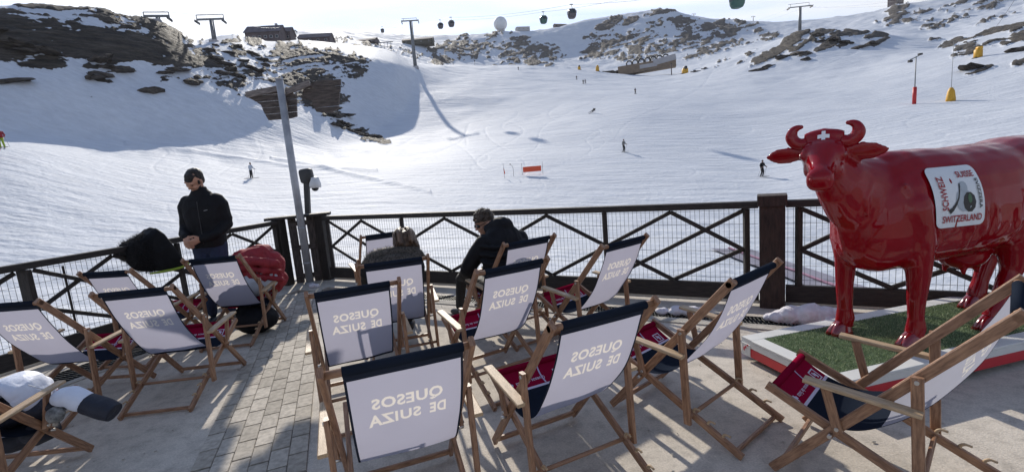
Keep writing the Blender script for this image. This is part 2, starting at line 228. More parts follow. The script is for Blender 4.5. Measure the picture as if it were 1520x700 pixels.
# ------------------------------------------------------------------ mesh helpers
class MB:
    def __init__(s): s.v = []; s.f = []; s.uv = []; s.smooth = []
    def add(s, vs, fs, uvs=None, smooth=False):
        o = len(s.v); s.v += [tuple(v) for v in vs]
        for i, f in enumerate(fs):
            s.f.append([o + k for k in f]); s.smooth.append(smooth)
            s.uv.append(uvs[i] if uvs else [(vs[k][0] + vs[k][1] * .3, vs[k][2]) for k in f])
        return s
    def beam(s, p0, p1, w, h, up=(0, 0, 1), ch=0.004, seed=None):
        p0 = Vector(p0); p1 = Vector(p1); d = p1 - p0; L = d.length; d.normalize(); up = Vector(up)
        sd = d.cross(up)
        if sd.length < 1e-4: sd = d.cross(Vector((1, 0, 0)))
        sd.normalize(); u = sd.cross(d).normalized(); ch = min(ch, w * .3, h * .3); a = w / 2; b = h / 2
        sec = [(-a + ch, -b), (a - ch, -b), (a, -b + ch), (a, b - ch), (a - ch, b), (-a + ch, b), (-a, b - ch), (-a, -b + ch)]
        vs = [p0 + sd * x + u * y for x, y in sec] + [p1 + sd * x + u * y for x, y in sec]
        r0 = rnd.random() * 7 if seed is None else seed
        fs = []; uv = []; acc = 0
        for i in range(8):
            j = (i + 1) % 8; l = math.dist(sec[i], sec[j]); fs.append([i, j, 8 + j, 8 + i]); uv.append([(acc + r0, r0), (acc + l + r0, r0), (acc + l + r0, L + r0), (acc + r0, L + r0)]); acc += l
        fs.append(list(range(7, -1, -1))); uv.append([(sec[k][0] * 3 + r0, sec[k][1] * 3) for k in range(7, -1, -1)])
        fs.append(list(range(8, 16))); uv.append([(sec[k][0] * 3 + r0, sec[k][1] * 3) for k in range(8)])
        return s.add(vs, fs, uv)
    def box(s, c, size, rz=0.0, ch=0.0):
        c = Vector(c); sx, sy, sz = size; d = Vector((math.cos(rz), math.sin(rz), 0))
        return s.beam(c - d * sx / 2, c + d * sx / 2, sy, sz, ch=max(ch, 0.0005))
    def tube(s, pts, rad, n=8, cap=True, smooth=True):
        pts = [Vector(p) for p in pts]; rads = rad if isinstance(rad, (list, tuple)) else [rad] * len(pts); vs = []; fs = []; uv = []; prev = None; acc = 0
        for i, p in enumerate(pts):
            d = (pts[min(i + 1, len(pts) - 1)] - pts[max(i - 1, 0)]).normalized()
            if prev is None: a = d.cross(Vector((0, 0, 1)));  a = a if a.length > .05 else d.cross(Vector((1, 0, 0)))
            else: a = prev - d * prev.dot(d)
            a.normalize(); prev = a; b = d.cross(a)
            vs += [p + (a * math.cos(2 * math.pi * k / n) + b * math.sin(2 * math.pi * k / n)) * rads[i] for k in range(n)]
        for i in range(len(pts) - 1):
            L = (pts[i + 1] - pts[i]).length
            for k in range(n):
                j = (k + 1) % n; fs.append([i * n + k, i * n + j, (i + 1) * n + j, (i + 1) * n + k]); c = .1 * k; uv.append([(c, acc), (c + .1, acc), (c + .1, acc + L), (c, acc + L)])
            acc += L
        s.add(vs, fs, uv, smooth)
        if cap:
            s.f.append([len(s.v) - len(vs) + k for k in range(n - 1, -1, -1)]); s.uv.append([(0, 0)] * n); s.smooth.append(False)
            s.f.append([len(s.v) - n + k for k in range(n)]); s.uv.append([(0, 0)] * n); s.smooth.append(False)
        return s
    def loft(s, rings, cap=True, smooth=True):
        n = len(rings[0]); vs = [p for r in rings for p in r]; fs = []
        for i in range(len(rings) - 1):
            for k in range(n):
                j = (k + 1) % n; fs.append([i * n + k, i * n + j, (i + 1) * n + j, (i + 1) * n + k])
        if cap: fs.append(list(range(n - 1, -1, -1))); fs.append([(len(rings) - 1) * n + k for k in range(n)])
        return s.add(vs, fs, None, smooth)
    def ell(s, c, r, n=12, m=8, rot=None):
        c = Vector(c); rot = rot or Matrix.Identity(3); rings = []
        for i in range(m + 1):
            t = -math.pi / 2 + math.pi * (i + 0.02) / (m + 0.04); 
            rings.append([c + rot @ Vector((r[0] * math.cos(t) * math.cos(2 * math.pi * k / n), r[1] * math.cos(t) * math.sin(2 * math.pi * k / n), r[2] * math.sin(t))) for k in range(n)])
        return s.loft(rings)
    def mesh(s, name):
        me = bpy.data.meshes.new(name); me.from_pydata(s.v, [], s.f)
        ul = me.uv_layers.new(name='UVMap'); fl = [c for u in s.uv for p in u for c in p]; ul.data.foreach_set('uv', fl)
        me.polygons.foreach_set('use_smooth', s.smooth); me.update(); return me
    def build(s, name, m, parent=None, loc=None, rz=0.0):
        return link(name, s.mesh(name), m, parent, loc, rz)
def link(name, me, m, parent=None, loc=None, rz=0.0):
    o = bpy.data.objects.new(name, me); COL.objects.link(o)
    if m is not None and not me.materials:
        for k in (m if isinstance(m, (list, tuple)) else [m]): me.materials.append(M[k] if isinstance(k, str) else k)
    if parent: o.parent = parent
    if loc is not None: o.location = loc
    if rz: o.rotation_euler = (0, 0, rz)
    return o
def tag(o, label=None, cat=None, group=None, kind=None):
    if label: o['label'] = label
    if cat: o['category'] = cat
    if group: o['group'] = group
    if kind: o['kind'] = kind
    return o
def thing(name, label, cat, loc=(0, 0, 0), rz=0.0, group=None):
    o = bpy.data.objects.new(name, None); COL.objects.link(o); o.location = loc; o.rotation_euler = (0, 0, rz); o.empty_display_size = 0.1
    return tag(o, label, cat, group)
def kids(o): return [c for c in bpy.data.objects if c.parent == o]
def copy_tree(o, parent=None, top=True):
    c = o.copy(); COL.objects.link(c); c.parent = parent
    if top:
        for k in ('label', 'group'):
            if k in c: del c[k]
    for ch in kids(o): copy_tree(ch, c, False)
    return c
def voxel(name, mb, m, parent, vox=0.01, smooth=6, fac=0.5, loc=None, post=None):
    me = mb.mesh(name); o = bpy.data.objects.new(name, me); COL.objects.link(o)
    r = o.modifiers.new('r', 'REMESH'); r.mode = 'VOXEL'; r.voxel_size = vox; r.use_smooth_shade = True
    if smooth: k = o.modifiers.new('s', 'SMOOTH'); k.iterations = smooth; k.factor = fac
    dg = bpy.context.evaluated_depsgraph_get(); dg.update(); ev = o.evaluated_get(dg); nm = bpy.data.meshes.new_from_object(ev)
    o.modifiers.clear(); o.data = nm; nm.name = name
    nm.polygons.foreach_set('use_smooth', [True] * len(nm.polygons))
    if post: post(nm)
    nm.materials.clear(); nm.materials.append(M[m])
    if parent: o.parent = parent
    if loc is not None: o.location = loc
    return o
def ring(c, right, up, a, b, n=16, p=2.0):
    c = Vector(c); right = Vector(right); up = Vector(up); out = []
    for k in range(n):
        t = 2 * math.pi * k / n; ct, st = math.cos(t), math.sin(t)
        x = math.copysign(abs(ct) ** (2 / p), ct); y = math.copysign(abs(st) ** (2 / p), st); out.append(c + right * a * x + up * b * y)
    return out
def limb(mb, pts, n=12):
    """pts: (x,y,z,r) with rounded ends"""
    P = [Vector(p[:3]) for p in pts]; r = [p[3] for p in pts]
    mb.tube(P, r, n); mb.ell(P[0], (r[0],) * 3, n, 8); mb.ell(P[-1], (r[-1],) * 3, n, 8)
    for p, q in zip(P[1:-1], r[1:-1]): mb.ell(p, (q,) * 3, n, 8)
    return mb
def fnoise(p, s=1.0): return noise.noise(Vector(p) * s)
def text_mesh(body, size=1.0, offset=0.0, space=1.0):
    cu = bpy.data.curves.new('txt', 'FONT'); cu.body = body; cu.size = size; cu.offset = offset; cu.align_x = 'CENTER'; cu.align_y = 'CENTER'; cu.space_character = space; cu.resolution_u = 4
    o = bpy.data.objects.new('txt', cu); COL.objects.link(o); dg = bpy.context.evaluated_depsgraph_get(); dg.update()
    me = bpy.data.meshes.new_from_object(o.evaluated_get(dg)); vs = [tuple(v.co) for v in me.vertices]; fs = [list(p.vertices) for p in me.polygons]
    bpy.data.objects.remove(o); bpy.data.curves.remove(cu); bpy.data.meshes.remove(me); return vs, fs

# ------------------------------------------------------------------ terrain: survey lines (bearing deg, range m, height m)
LAY = [
 [(-60, 8.0, -2.4), (0, 8.0, -2.6), (30, 7.0, -3.4), (60, 7.0, -5.0)],
 [(-60, 25.0, -1.5), (-30, 25.0, -1.6), (0, 26.0, -2.2), (20, 27.0, -3.4), (35, 27.0, -4.6), (60, 25.0, -5.2)],
 [(-45.994, 62, 7.35), (-37.642, 60, 4.52), (-28.12, 60, 2.67), (-15.084, 60, 2.69), (-4.079, 62, 2.59), (13.97, 66, 2.07), (28.344, 54, -2.01), (38.01, 62, -0.75), (47.663, 62, -0.91)],
 [(-45.858, 85, 10.65), (-39.634, 85, 9.69), (-31.947, 85, 8.67), (-25.851, 88, 8.87), (-20.628, 88, 6.82), (-13.245, 100, 7.95), (-8.558, 108, 8.98), (-3.699, 112, 10.98), (8.345, 114, 12.48), (15.498, 118, 13.36), (26.41, 112, 8.8), (32.508, 112, 7.93), (40.648, 112, 6.57), (43.026, 112, 6.22), (47.422, 112, 5.96)],
 [(-45.068, 97, 19.86), (-41.027, 97, 19.73), (-36.422, 98, 19.34), (-31.12, 101, 19.51), (-25.168, 108, 19.45), (-20.002, 115, 17.77), (-16.331, 118, 13.87), (-14.497, 120, 11.15), (-12.895, 124, 13.06), (-10.943, 142, 20.46), (-7.995, 160, 27.02), (-4.001, 178, 32.14), (2.365, 212, 39.18), (9.799, 200, 32.09), (19.722, 250, 35.98), (26.453, 220, 31.31), (32.481, 200, 24.7), (37.803, 200, 23.56), (44.54, 172, 19.52), (47.24, 165, 17.99)],
 [(-44.195, 118, 34.48), (-42.975, 118, 35.31), (-41.742, 118, 35.7), (-39.151, 120, 36.7), (-37.781, 120, 36.83), (-35.447, 122, 36.62), (-33.467, 124, 36.44), (-32.423, 126, 35.28), (-31.291, 128, 34.02), (-30.493, 132, 34.4), (-29.249, 142, 38.47), (-27.739, 150, 41.25), (-25.681, 155, 41.17), (-23.186, 158, 40.99), (-21.163, 160, 42.34), (-18.485, 162, 41.69), (-15.729, 163, 40.23), (-13.584, 164, 39.49), (-11.57, 167, 38.49), (-10.251, 182, 40.68), (-8.596, 205, 44.79), (-6.523, 228, 49.17), (-3.02, 288, 60.9), (1.68, 320, 65.4), (8.662, 330, 61.23), (12.447, 325, 55.31), (16.877, 315, 49.38), (20.09, 310, 47.04), (22.517, 300, 47.45), (26.471, 290, 49.67), (29.556, 285, 52.0), (31.714, 280, 53.41), (33.83, 280, 52.13), (35.697, 285, 50.37), (37.733, 290, 48.01), (39.673, 300, 45.47), (42.397, 300, 40.45), (44.06, 290, 40.52), (45.639, 280, 39.35), (47.131, 270, 38.14)],
 [(-44.599, 230, 55.94), (-35.864, 230, 57.06), (-30.601, 250, 60.51), (-28.127, 270, 70.01), (-24.428, 280, 72.85), (-21.811, 285, 74.73), (-19.102, 290, 76.13), (-15.638, 300, 76.36), (-13.496, 310, 77.05), (-9.215, 340, 72.89), (-3.092, 420, 82.51), (8.609, 420, 71.43), (19.726, 400, 57.54), (23.857, 390, 59.77), (26.467, 380, 61.86), (31.717, 370, 66.73), (35.704, 370, 62.12), (39.676, 380, 56.36), (42.393, 380, 51.52), (44.463, 370, 51.28), (47.125, 360, 50.93)],
 [(-44.78, 300, 66.84), (-33.416, 300, 69.9), (-28.702, 310, 80.69), (-25.672, 320, 83.55), (-21.792, 330, 87.05), (-17.712, 380, 99.23), (-13.478, 420, 104.85), (-9.115, 470, 107.4), (-6.869, 500, 109.23), (-3.012, 560, 117.53), (3.247, 570, 113.75), (8.676, 570, 106.74), (12.466, 560, 97.68), (19.779, 540, 93.24), (23.877, 540, 92.55), (27.729, 540, 93.99), (31.718, 520, 91.93), (35.702, 500, 84.42), (39.662, 500, 77.69), (42.363, 500, 74.1), (44.443, 480, 69.65), (47.109, 460, 67.08)],
 [(-44.96, 420, 85.02), (-33.564, 420, 90.25), (-28.781, 400, 99.96), (-25.681, 420, 108.63), (-21.753, 430, 114.99), (-17.656, 480, 128.45), (-13.372, 560, 147.71), (-8.934, 640, 163.73), (-2.775, 700, 176.54), (1.089, 700, 169.24), (4.9, 700, 152.09), (8.743, 700, 143.41), (11.055, 700, 145.52), (16.301, 700, 152.92), (19.854, 700, 149.68), (23.905, 700, 137.93), (26.485, 700, 133.93), (29.557, 700, 131.6), (31.716, 680, 124.24), (35.693, 660, 116.51), (38.681, 650, 114.95), (42.324, 640, 105.58), (44.405, 620, 98.8), (47.077, 600, 93.43)],
 [(-45.05, 800, 152.89), (-33.663, 800, 161.54), (-28.959, 800, 181.68), (-25.681, 620, 159.55), (-21.734, 620, 166.54), (-17.619, 700, 190.0), (-13.328, 800, 215.32), (-10.407, 850, 222.09), (-7.365, 850, 222.41), (-4.279, 850, 222.09), (-1.159, 850, 222.22), (0.738, 850, 225.49), (4.311, 860, 224.29), (6.65, 860, 226.11), (8.974, 870, 232.38), (11.261, 880, 237.2), (14.969, 900, 240.9), (17.496, 900, 241.18), (18.905, 900, 239.57), (20.276, 900, 230.3), (21.959, 900, 217.92), (23.943, 900, 208.88), (26.503, 920, 202.25), (28.355, 940, 197.25), (31.711, 960, 189.61), (34.093, 960, 184.98), (35.783, 960, 181.53), (37.203, 950, 178.01), (38.182, 940, 177.04), (38.753, 930, 177.55), (39.269, 920, 177.22), (39.831, 920, 174.87), (41.188, 920, 172.7), (42.703, 910, 167.76), (43.949, 900, 162.14), (45.155, 900, 155.1), (47.053, 880, 143.31)],
 [(-60, 1300, -20), (-30, 1300, -20), (0, 1400, 60), (30, 1500, 80), (60, 1500, 80)],
 [(-60, 8000, -80), (60, 8000, -80)],
]
SUB = [24, 44, 64, 64, 104, 16, 14, 50, 74, 10, 8]
AZ = np.concatenate([np.arange(-180, -60, 3.0), np.arange(-60, 60.001, 0.115), np.arange(63, 181, 3.0)])
def smooth1(a, k):
    ker = np.exp(-0.5 * (np.arange(-3 * k, 3 * k + 1) / k) ** 2); ker /= ker.sum(); ap = np.pad(a, 3 * k, mode='edge'); return np.convolve(ap, ker, mode='valid')
fine = (AZ >= -60.01) & (AZ <= 60.01)
LD = []; LZ = []
for li, L in enumerate(LAY):
    a = np.array(L, float); d = np.interp(AZ, a[:, 0], a[:, 1]); z = np.interp(AZ, a[:, 0], a[:, 2])
    k = 3 if li in (5, 9) else 14
    d2 = d.copy(); z2 = z.copy(); d2[fine] = smooth1(d[fine], k); z2[fine] = smooth1(z[fine], k)
    LD.append(d2); LZ.append(z2)
LD = np.array(LD); LZ = np.array(LZ)
# monotone cubic height between the lines
def pchip_rows(X, Y, sub):
    h = X[1:] - X[:-1]; dl = (Y[1:] - Y[:-1]) / h; m = np.zeros_like(Y)
    for i in range(1, len(X) - 1):
        same = dl[i - 1] * dl[i] > 0; w1 = 2 * h[i] + h[i - 1]; w2 = h[i] + 2 * h[i - 1]
        with np.errstate(divide='ignore', invalid='ignore'): m[i] = np.where(same, (w1 + w2) / (w1 / dl[i - 1] + w2 / dl[i]), 0)
    m[0] = dl[0]; m[-1] = dl[-1]; D = []; Z = []; T = []
    for i in range(len(X) - 1):
        for k in range(sub[i]):
            t = k / sub[i]; D.append(X[i] + h[i] * t); T.append(i + t)
            Z.append((2 * t**3 - 3 * t**2 + 1) * Y[i] + (t**3 - 2 * t**2 + t) * h[i] * m[i] + (-2 * t**3 + 3 * t**2) * Y[i + 1] + (t**3 - t**2) * h[i] * m[i + 1])
    D.append(X[-1]); Z.append(Y[-1]); T.append(len(X) - 1); return np.array(D), np.array(Z), np.array(T)
TD, TZ, TT = pchip_rows(LD, LZ, SUB)
# numpy value noise
_g = np.random.default_rng(5).random((64, 64, 64)).astype(np.float32)
def vnoise(x, y, z):
    xi = np.floor(x).astype(int); yi = np.floor(y).astype(int); zi = np.floor(z).astype(int); fx = x - xi; fy = y - yi; fz = z - zi
    fx = fx * fx * (3 - 2 * fx); fy = fy * fy * (3 - 2 * fy); fz = fz * fz * (3 - 2 * fz); o = 0
    for a in (0, 1):
        for b in (0, 1):
            for c in (0, 1):
                o = o + _g[(xi + a) & 63, (yi + b) & 63, (zi + c) & 63] * (fx if a else 1 - fx) * (fy if b else 1 - fy) * (fz if c else 1 - fz)
    return o
def fbm(x, y, z, o=5, g=0.55):
    s = 0; a = 1; t = 0
    for k in range(o): s = s + a * vnoise(x * 2**k + 7.3 * k, y * 2**k + 3.1 * k, z * 2**k); t += a; a *= g
    return s / t
AA = np.radians(AZ)[None, :]
TX = TD * np.sin(AA); TY = TD * np.cos(AA)
EL = np.degrees(np.arctan2(TZ - 1.714, TD))
AZD = np.broadcast_to(AZ[None, :], TD.shape)
# outcrops: bearing, elevation, half width, half height (deg), tilt, strength
ROCK = [(-42.704, 14.085, 5.376, 1.448, 0.055, 1.25, 1), (-38.259, 13.571, 6.687, 1.418, 0.055, 1.3, 1), (-34.143, 13.178, 3.988, 1.291, 0.055, 1.2, 1), (-31.938, 12.572, 1.72, 0.836, -0.085, 1.1, 1), (-43.91, 12.839, 3.342, 0.828, -0.085, 1.2, 1), (-41.32, 16.124, 3.446, 0.247, -0.033, 0.9, 1), (-37.838, 15.988, 4.243, 0.389, 0.055, 0.75, 1), (-43.175, 14.781, 1.679, 0.479, -0.085, 0.7, 1), (-41.899, 15.193, 1.428, 0.489, -0.085, 0.8, 1), (-40.751, 15.078, 0.931, 0.373, -0.085, 0.8, 1), (-37.894, 16.193, 0.847, 0.324, -0.085, 1.0, 1), (-36.034, 15.417, 1.744, 0.465, 0.159, 0.8, 1), (-33.289, 15.144, 1.678, 0.892, 0.264, 1.0, 1), (-32.63, 14.322, 1.566, 0.83, 0.264, 1.0, 1), (-43.393, 11.757, 1.693, 0.358, -0.015, 0.8, 1), (-41.823, 12.093, 1.736, 0.306, -0.085, 0.7, 1), (-43.165, 12.605, 1.581, 0.299, -0.085, 0.6, 1), (-42.547, 11.507, 1.146, 0.302, -0.085, 0.9, 1), (-41.685, 11.676, 1.046, 0.307, -0.085, 0.9, 1), (-39.795, 12.573, 1.193, 0.252, 0.055, 0.6, 1), (-38.501, 11.606, 1.464, 0.321, 0.09, 0.9, 1), (-37.479, 11.203, 1.24, 0.261, 0.09, 0.7, 1), (-38.759, 10.629, 0.854, 0.192, 0.09, 0.8, 1), (-33.732, 10.872, 0.782, 0.273, 0.002, 0.8, 1), (-31.807, 10.983, 0.799, 0.209, -0.085, 0.7, 1), (-44.632, 12.009, 0.331, 0.175, -0.085, 0.7, 1), (-44.385, 10.122, 0.279, 0.117, -0.085, 0.6, 1), (-39.725, 8.996, 0.302, 0.095, -0.085, 0.6, 1), (-35.352, 8.341, 0.322, 0.1, -0.085, 0.5, 1), (-29.858, 12.526, 1.083, 1.424, 0.177, 0.72, 1), (-29.138, 11.541, 1.779, 1.721, 0.264, 0.62, 1), (-28.112, 10.464, 1.526, 1.014, 0.439, 0.6, 1), (-30.552, 13.541, 0.804, 0.848, -0.085, 0.5, 1), (-27.827, 14.207, 1.237, 0.726, 0.177, 0.6, 1), (-25.967, 12.429, 2.812, 2.362, 0.264, 0.52, 1), (-26.572, 14.503, 1.806, 0.587, 0.09, 0.7, 1), (-24.85, 11.462, 1.709, 1.49, 0.09, 0.55, 1), (-22.857, 12.659, 1.874, 1.967, -0.26, 0.95, 1), (-21.057, 12.663, 2.045, 1.839, -0.085, 0.9, 1), (-19.235, 13.463, 2.949, 0.775, 0.09, 0.7, 1), (-17.936, 12.779, 3.128, 1.171, 0.09, 0.9, 1), (-16.649, 11.795, 1.655, 1.101, 0.002, 0.75, 1), (-21.328, 10.773, 2.932, 1.376, -0.085, 0.8, 1), (-18.997, 10.176, 2.237, 1.242, 0.002, 0.7, 1), (-22.197, 9.413, 2.926, 1.064, 0.264, 0.75, 1), (-19.982, 8.088, 1.939, 0.926, 0.351, 0.75, 1), (-18.743, 6.814, 1.961, 0.7, 0.439, 0.85, 1), (-17.096, 5.628, 1.833, 0.549, 0.351, 0.9, 1), (-15.259, 4.392, 1.702, 0.475, 0.264, 0.95, 1), (-13.981, 3.774, 0.78, 0.319, 0.09, 0.9, 1), (-18.856, 8.618, 1.649, 1.088, -0.085, 0.7, 1), (-17.674, 14.658, 2.225, 0.313, -0.085, 0.5, 0), (-14.519, 14.227, 1.51, 0.318, -0.085, 0.5, 0), (-10.542, 13.433, 1.999, 0.646, -0.085, 0.5, 0), (-6.758, 13.126, 2.333, 0.815, -0.085, 0.6, 0), (-2.832, 13.463, 4.69, 0.984, -0.085, 0.62, 0), (-5.433, 12.485, 2.344, 0.49, -0.085, 0.5, 0), (1.856, 13.254, 2.348, 0.985, -0.085, 0.65, 0), (0.349, 13.941, 2.345, 0.657, -0.085, 0.6, 0), (2.55, 12.195, 3.61, 0.984, -0.085, 0.75, 0), (4.133, 12.339, 2.662, 0.737, 0.002, 1.0, 0), (4.844, 11.408, 2.824, 0.654, -0.085, 0.6, 0), (1.326, 11.721, 2.359, 0.492, -0.085, 0.7, 0), (-0.362, 14.694, 1.092, 0.246, -0.085, 0.9, 0), (3.072, 13.714, 0.937, 0.41, -0.085, 0.8, 0), (-3.646, 14.637, 0.934, 0.246, -0.085, 0.7, 0), (13.099, 14.404, 1.367, 0.48, -0.172, 1.1, 0), (15.309, 14.367, 0.902, 0.317, -0.172, 1.1, 0), (18.895, 14.545, 1.767, 0.466, 0.002, 1.0, 0), (20.602, 13.674, 1.606, 0.538, 0.264, 0.85, 0), (18.172, 14.069, 1.333, 0.936, -0.085, 0.5, 0), (11.077, 11.961, 1.079, 0.403, -0.085, 1.0, 0), (13.351, 12.171, 3.36, 0.958, -0.172, 0.92, 0), (16.638, 11.591, 3.011, 1.101, -0.085, 0.75, 0), (15.576, 12.291, 1.813, 0.633, -0.085, 0.7, 0), (19.105, 10.548, 2.978, 0.621, -0.085, 0.6, 0), (20.885, 11.639, 1.613, 0.614, -0.26, 0.85, 0), (22.899, 10.645, 2.9, 0.907, -0.085, 0.8, 0), (23.913, 11.406, 2.87, 0.6, 0.09, 0.75, 0), (25.548, 12.028, 2.119, 0.592, 0.09, 0.8, 0), (25.858, 11.326, 1.695, 0.443, -0.085, 0.6, 0), (21.944, 12.924, 2.465, 0.609, 0.264, 0.7, 0), (24.591, 12.716, 2.843, 0.299, 0.002, 0.6, 0), (27.74, 11.364, 0.833, 0.291, -0.085, 0.6, 0), (11.923, 13.463, 1.53, 0.321, -0.085, 0.5, 0), (26.799, 10.51, 2.527, 0.44, 0.055, 0.7, 0), (28.349, 10.486, 1.384, 0.361, -0.085, 0.8, 0), (30.445, 9.523, 2.853, 0.495, -0.469, 1.15, 1), (28.952, 9.092, 1.658, 0.359, -0.469, 0.9, 1), (33.831, 10.146, 1.305, 0.273, -0.033, 1.2, 1), (35.959, 9.514, 2.164, 0.332, 0.002, 1.1, 1), (37.984, 8.841, 1.366, 0.259, 0.002, 1.05, 1), (34.118, 8.937, 1.175, 0.34, -0.225, 1.2, 1), (31.435, 9.085, 0.808, 0.28, -0.347, 1.1, 1), (32.184, 8.318, 0.669, 0.208, -0.172, 1.1, 1), (35.35, 8.629, 0.515, 0.201, -0.085, 1.0, 1), (37.262, 8.001, 1.509, 0.196, -0.225, 0.9, 1), (32.455, 9.697, 0.797, 0.277, -0.434, 0.8, 1), (33.291, 9.591, 0.658, 0.206, -0.172, 0.8, 1), (27.099, 9.021, 1.125, 0.292, -0.521, 0.6, 1), (24.855, 8.989, 1.148, 0.298, -0.521, 0.5, 1), (26.463, 8.597, 0.637, 0.147, -0.26, 0.7, 1), (39.23, 10.533, 0.848, 0.636, 0.09, 1.1, 0), (40.089, 9.769, 2.04, 0.565, 0.177, 0.55, 0), (41.235, 9.216, 1.536, 0.37, 0.264, 0.5, 0), (42.382, 7.743, 1.516, 0.303, 0.002, 1.0, 1), (43.669, 7.178, 1.715, 0.416, -0.26, 0.9, 1), (45.267, 7.332, 2.222, 0.462, -0.329, 0.85, 1), (46.406, 7.464, 1.631, 0.453, -0.329, 0.95, 1), (45.69, 6.607, 2.432, 0.344, -0.26, 0.85, 1), (46.83, 6.444, 1.3, 0.281, -0.225, 0.8, 1), (44.098, 6.759, 1.137, 0.295, -0.26, 0.7, 1), (44.558, 9.888, 0.78, 0.175, -0.085, 1.0, 0), (43.572, 9.429, 3.407, 0.476, -0.172, 0.45, 0), (46.343, 8.692, 2.167, 0.227, -0.225, 0.6, 0), (42.29, 10.081, 1.505, 0.304, -0.085, 0.35, 0), (41.488, 8.333, 1.18, 0.184, 0.055, 0.6, 1), (44.686, 4.476, 0.851, 0.175, -0.26, 1.2, 1), (47.069, 4.693, 0.543, 0.224, -0.225, 1.2, 1)]
RM = np.zeros(TD.shape, np.float32)
for (a, e, ra, re, ti, st, near) in ROCK:
    j = np.where(np.abs(AZ - a) < max(ra, re) * 1.6 + .2)[0]
    if len(j) == 0: continue
    sl = slice(j[0], j[-1] + 1); dxa = AZD[:, sl] - a; dye = EL[:, sl] - e; c, s = math.cos(ti), math.sin(ti)
    q = ((dxa * c - dye * s) / ra) ** 2 + ((dxa * s + dye * c) / re) ** 2
    ok = (TT[:, None] < 5.35) if near else (TT[:, None] > 6.5)
    RM[:, sl] = np.maximum(RM[:, sl], np.where(ok, st * np.clip(1.25 - q * .75, 0, 1), 0))
n1 = fbm(AZD * 0.62 + EL * .10, EL * 1.5 - AZD * 0.12, np.zeros_like(TD) + 3.0, 5, .62)
n2 = fbm(AZD * 2.1, EL * 4.4, np.zeros_like(TD) + 9.0, 4, .6)
n3 = fbm(AZD * 5.0, EL * 9.0, np.zeros_like(TD) + 1.0, 3, .6)
ledge = fbm(AZD * 0.30 + EL * 0.25, EL * 2.6 - AZD * 0.34, np.zeros_like(TD) + 6.0, 4, .55)
farw = np.clip((TD - 250) / 200, 0, 1)
rock = RM * (0.80 - .06 * farw) - np.clip((ledge - .56) * 6, 0, .9) * np.where(RM > 1.0, .22, 1.0) + (n1 - 0.45) * 1.15 * (RM > 0.02) + (n2 - 0.47) * (0.95 + .75 * farw) * (RM > 0.02) + (n3 - .5) * .5 * (RM > 0.02)
rock = np.clip(rock, 0, 1.15)
near_w = np.clip((TD - 40) / 60, 0, 1)
rk = np.clip((rock - 0.42) * 5, 0, 1)
TZ = TZ + rk * (0.0036 * TD) * (0.35 + 1.5 * (n2 - .3)) * near_w * np.clip((1200 - TD) / 300, 0, 1)
# soft swells, ploughed ridges and bumps in the snow
sw = fbm(TX / 22, TY / 22, np.zeros_like(TD), 4) - .5; sw2 = fbm(TX / 2.6, TY / 1.1, np.zeros_like(TD) + 5, 4) - .5
TZ = TZ + sw * np.clip((TD - 12) / 60, 0, 1) * 1.5 * np.clip(TD / 160, .25, 3) * (TD < 1100) + sw2 * 0.22 * np.clip((70 - TD) / 50, 0.12, 1)
hill = ((TT[:, None] > 2.2) & (TT[:, None] < 5) & (AZD < -9)) * 1.0
sw3 = fbm(AZD * 0.30, EL * 0.42 + AZD * .1, np.zeros_like(TD) + 2, 3) - .5
TZ = TZ + hill * sw3 * 0.8 * np.clip((TT[:, None] - 2.2) * 2, 0, 1) * np.clip((5 - TT[:, None]) * 2, 0, 1) * np.clip((-9 - AZD) / 6, 0, 1)
RIDGES = [[(-38.003, 5.063), (-35.293, 4.447), (-31.517, 3.722), (-26.155, 2.539)], [(-26.155, 2.539), (-24.256, 1.965), (-21.572, 1.533), (-15.103, 0.775)], [(-26.074, 3.105), (-23.527, 2.348), (-16.686, 0.135), (-9.232, -2.36)]]
for pts in RIDGES:
    pa = np.array([p[0] for p in pts]); pe = np.array([p[1] for p in pts]); e = np.interp(AZ, pa, pe, left=99, right=99)
    q = (EL - e[None, :]) / 0.16; TZ = TZ + np.exp(-q * q) * 0.22 * (TT[:, None] < 5) * (TD > 30)
# ski tracks winding down the piste
_rt = random.Random(21)
for k in range(26):
    a0 = _rt.uniform(-46, 44); e1 = _rt.uniform(2, 11.5); e0 = _rt.uniform(-5.5, e1 - 3); A = _rt.uniform(.4, 3.2) ; wv_ = _rt.uniform(.7, 2.2); ph = _rt.uniform(0, 6.3); dr = _rt.uniform(-2.5, 2.5); wd_ = _rt.uniform(.07, .13)
    ac = a0 + A * np.sin(wv_ * EL + ph) + dr * (EL - e0); cosn = 1 / np.sqrt(1 + (A * wv_ * np.cos(wv_ * EL + ph) + dr) ** 2)
    q = (AZD - ac) * cosn / wd_; m_ = (EL < e1) & (EL > e0) & (TT[:, None] < 4.9) & (TD > 14) & (rock < .3)
    TZ = TZ - np.exp(-q * q) * m_ * (0.012 + 0.00032 * TD) * np.clip((e1 - EL) * 2, 0, 1) * np.clip((EL - e0) * 2, 0, 1)
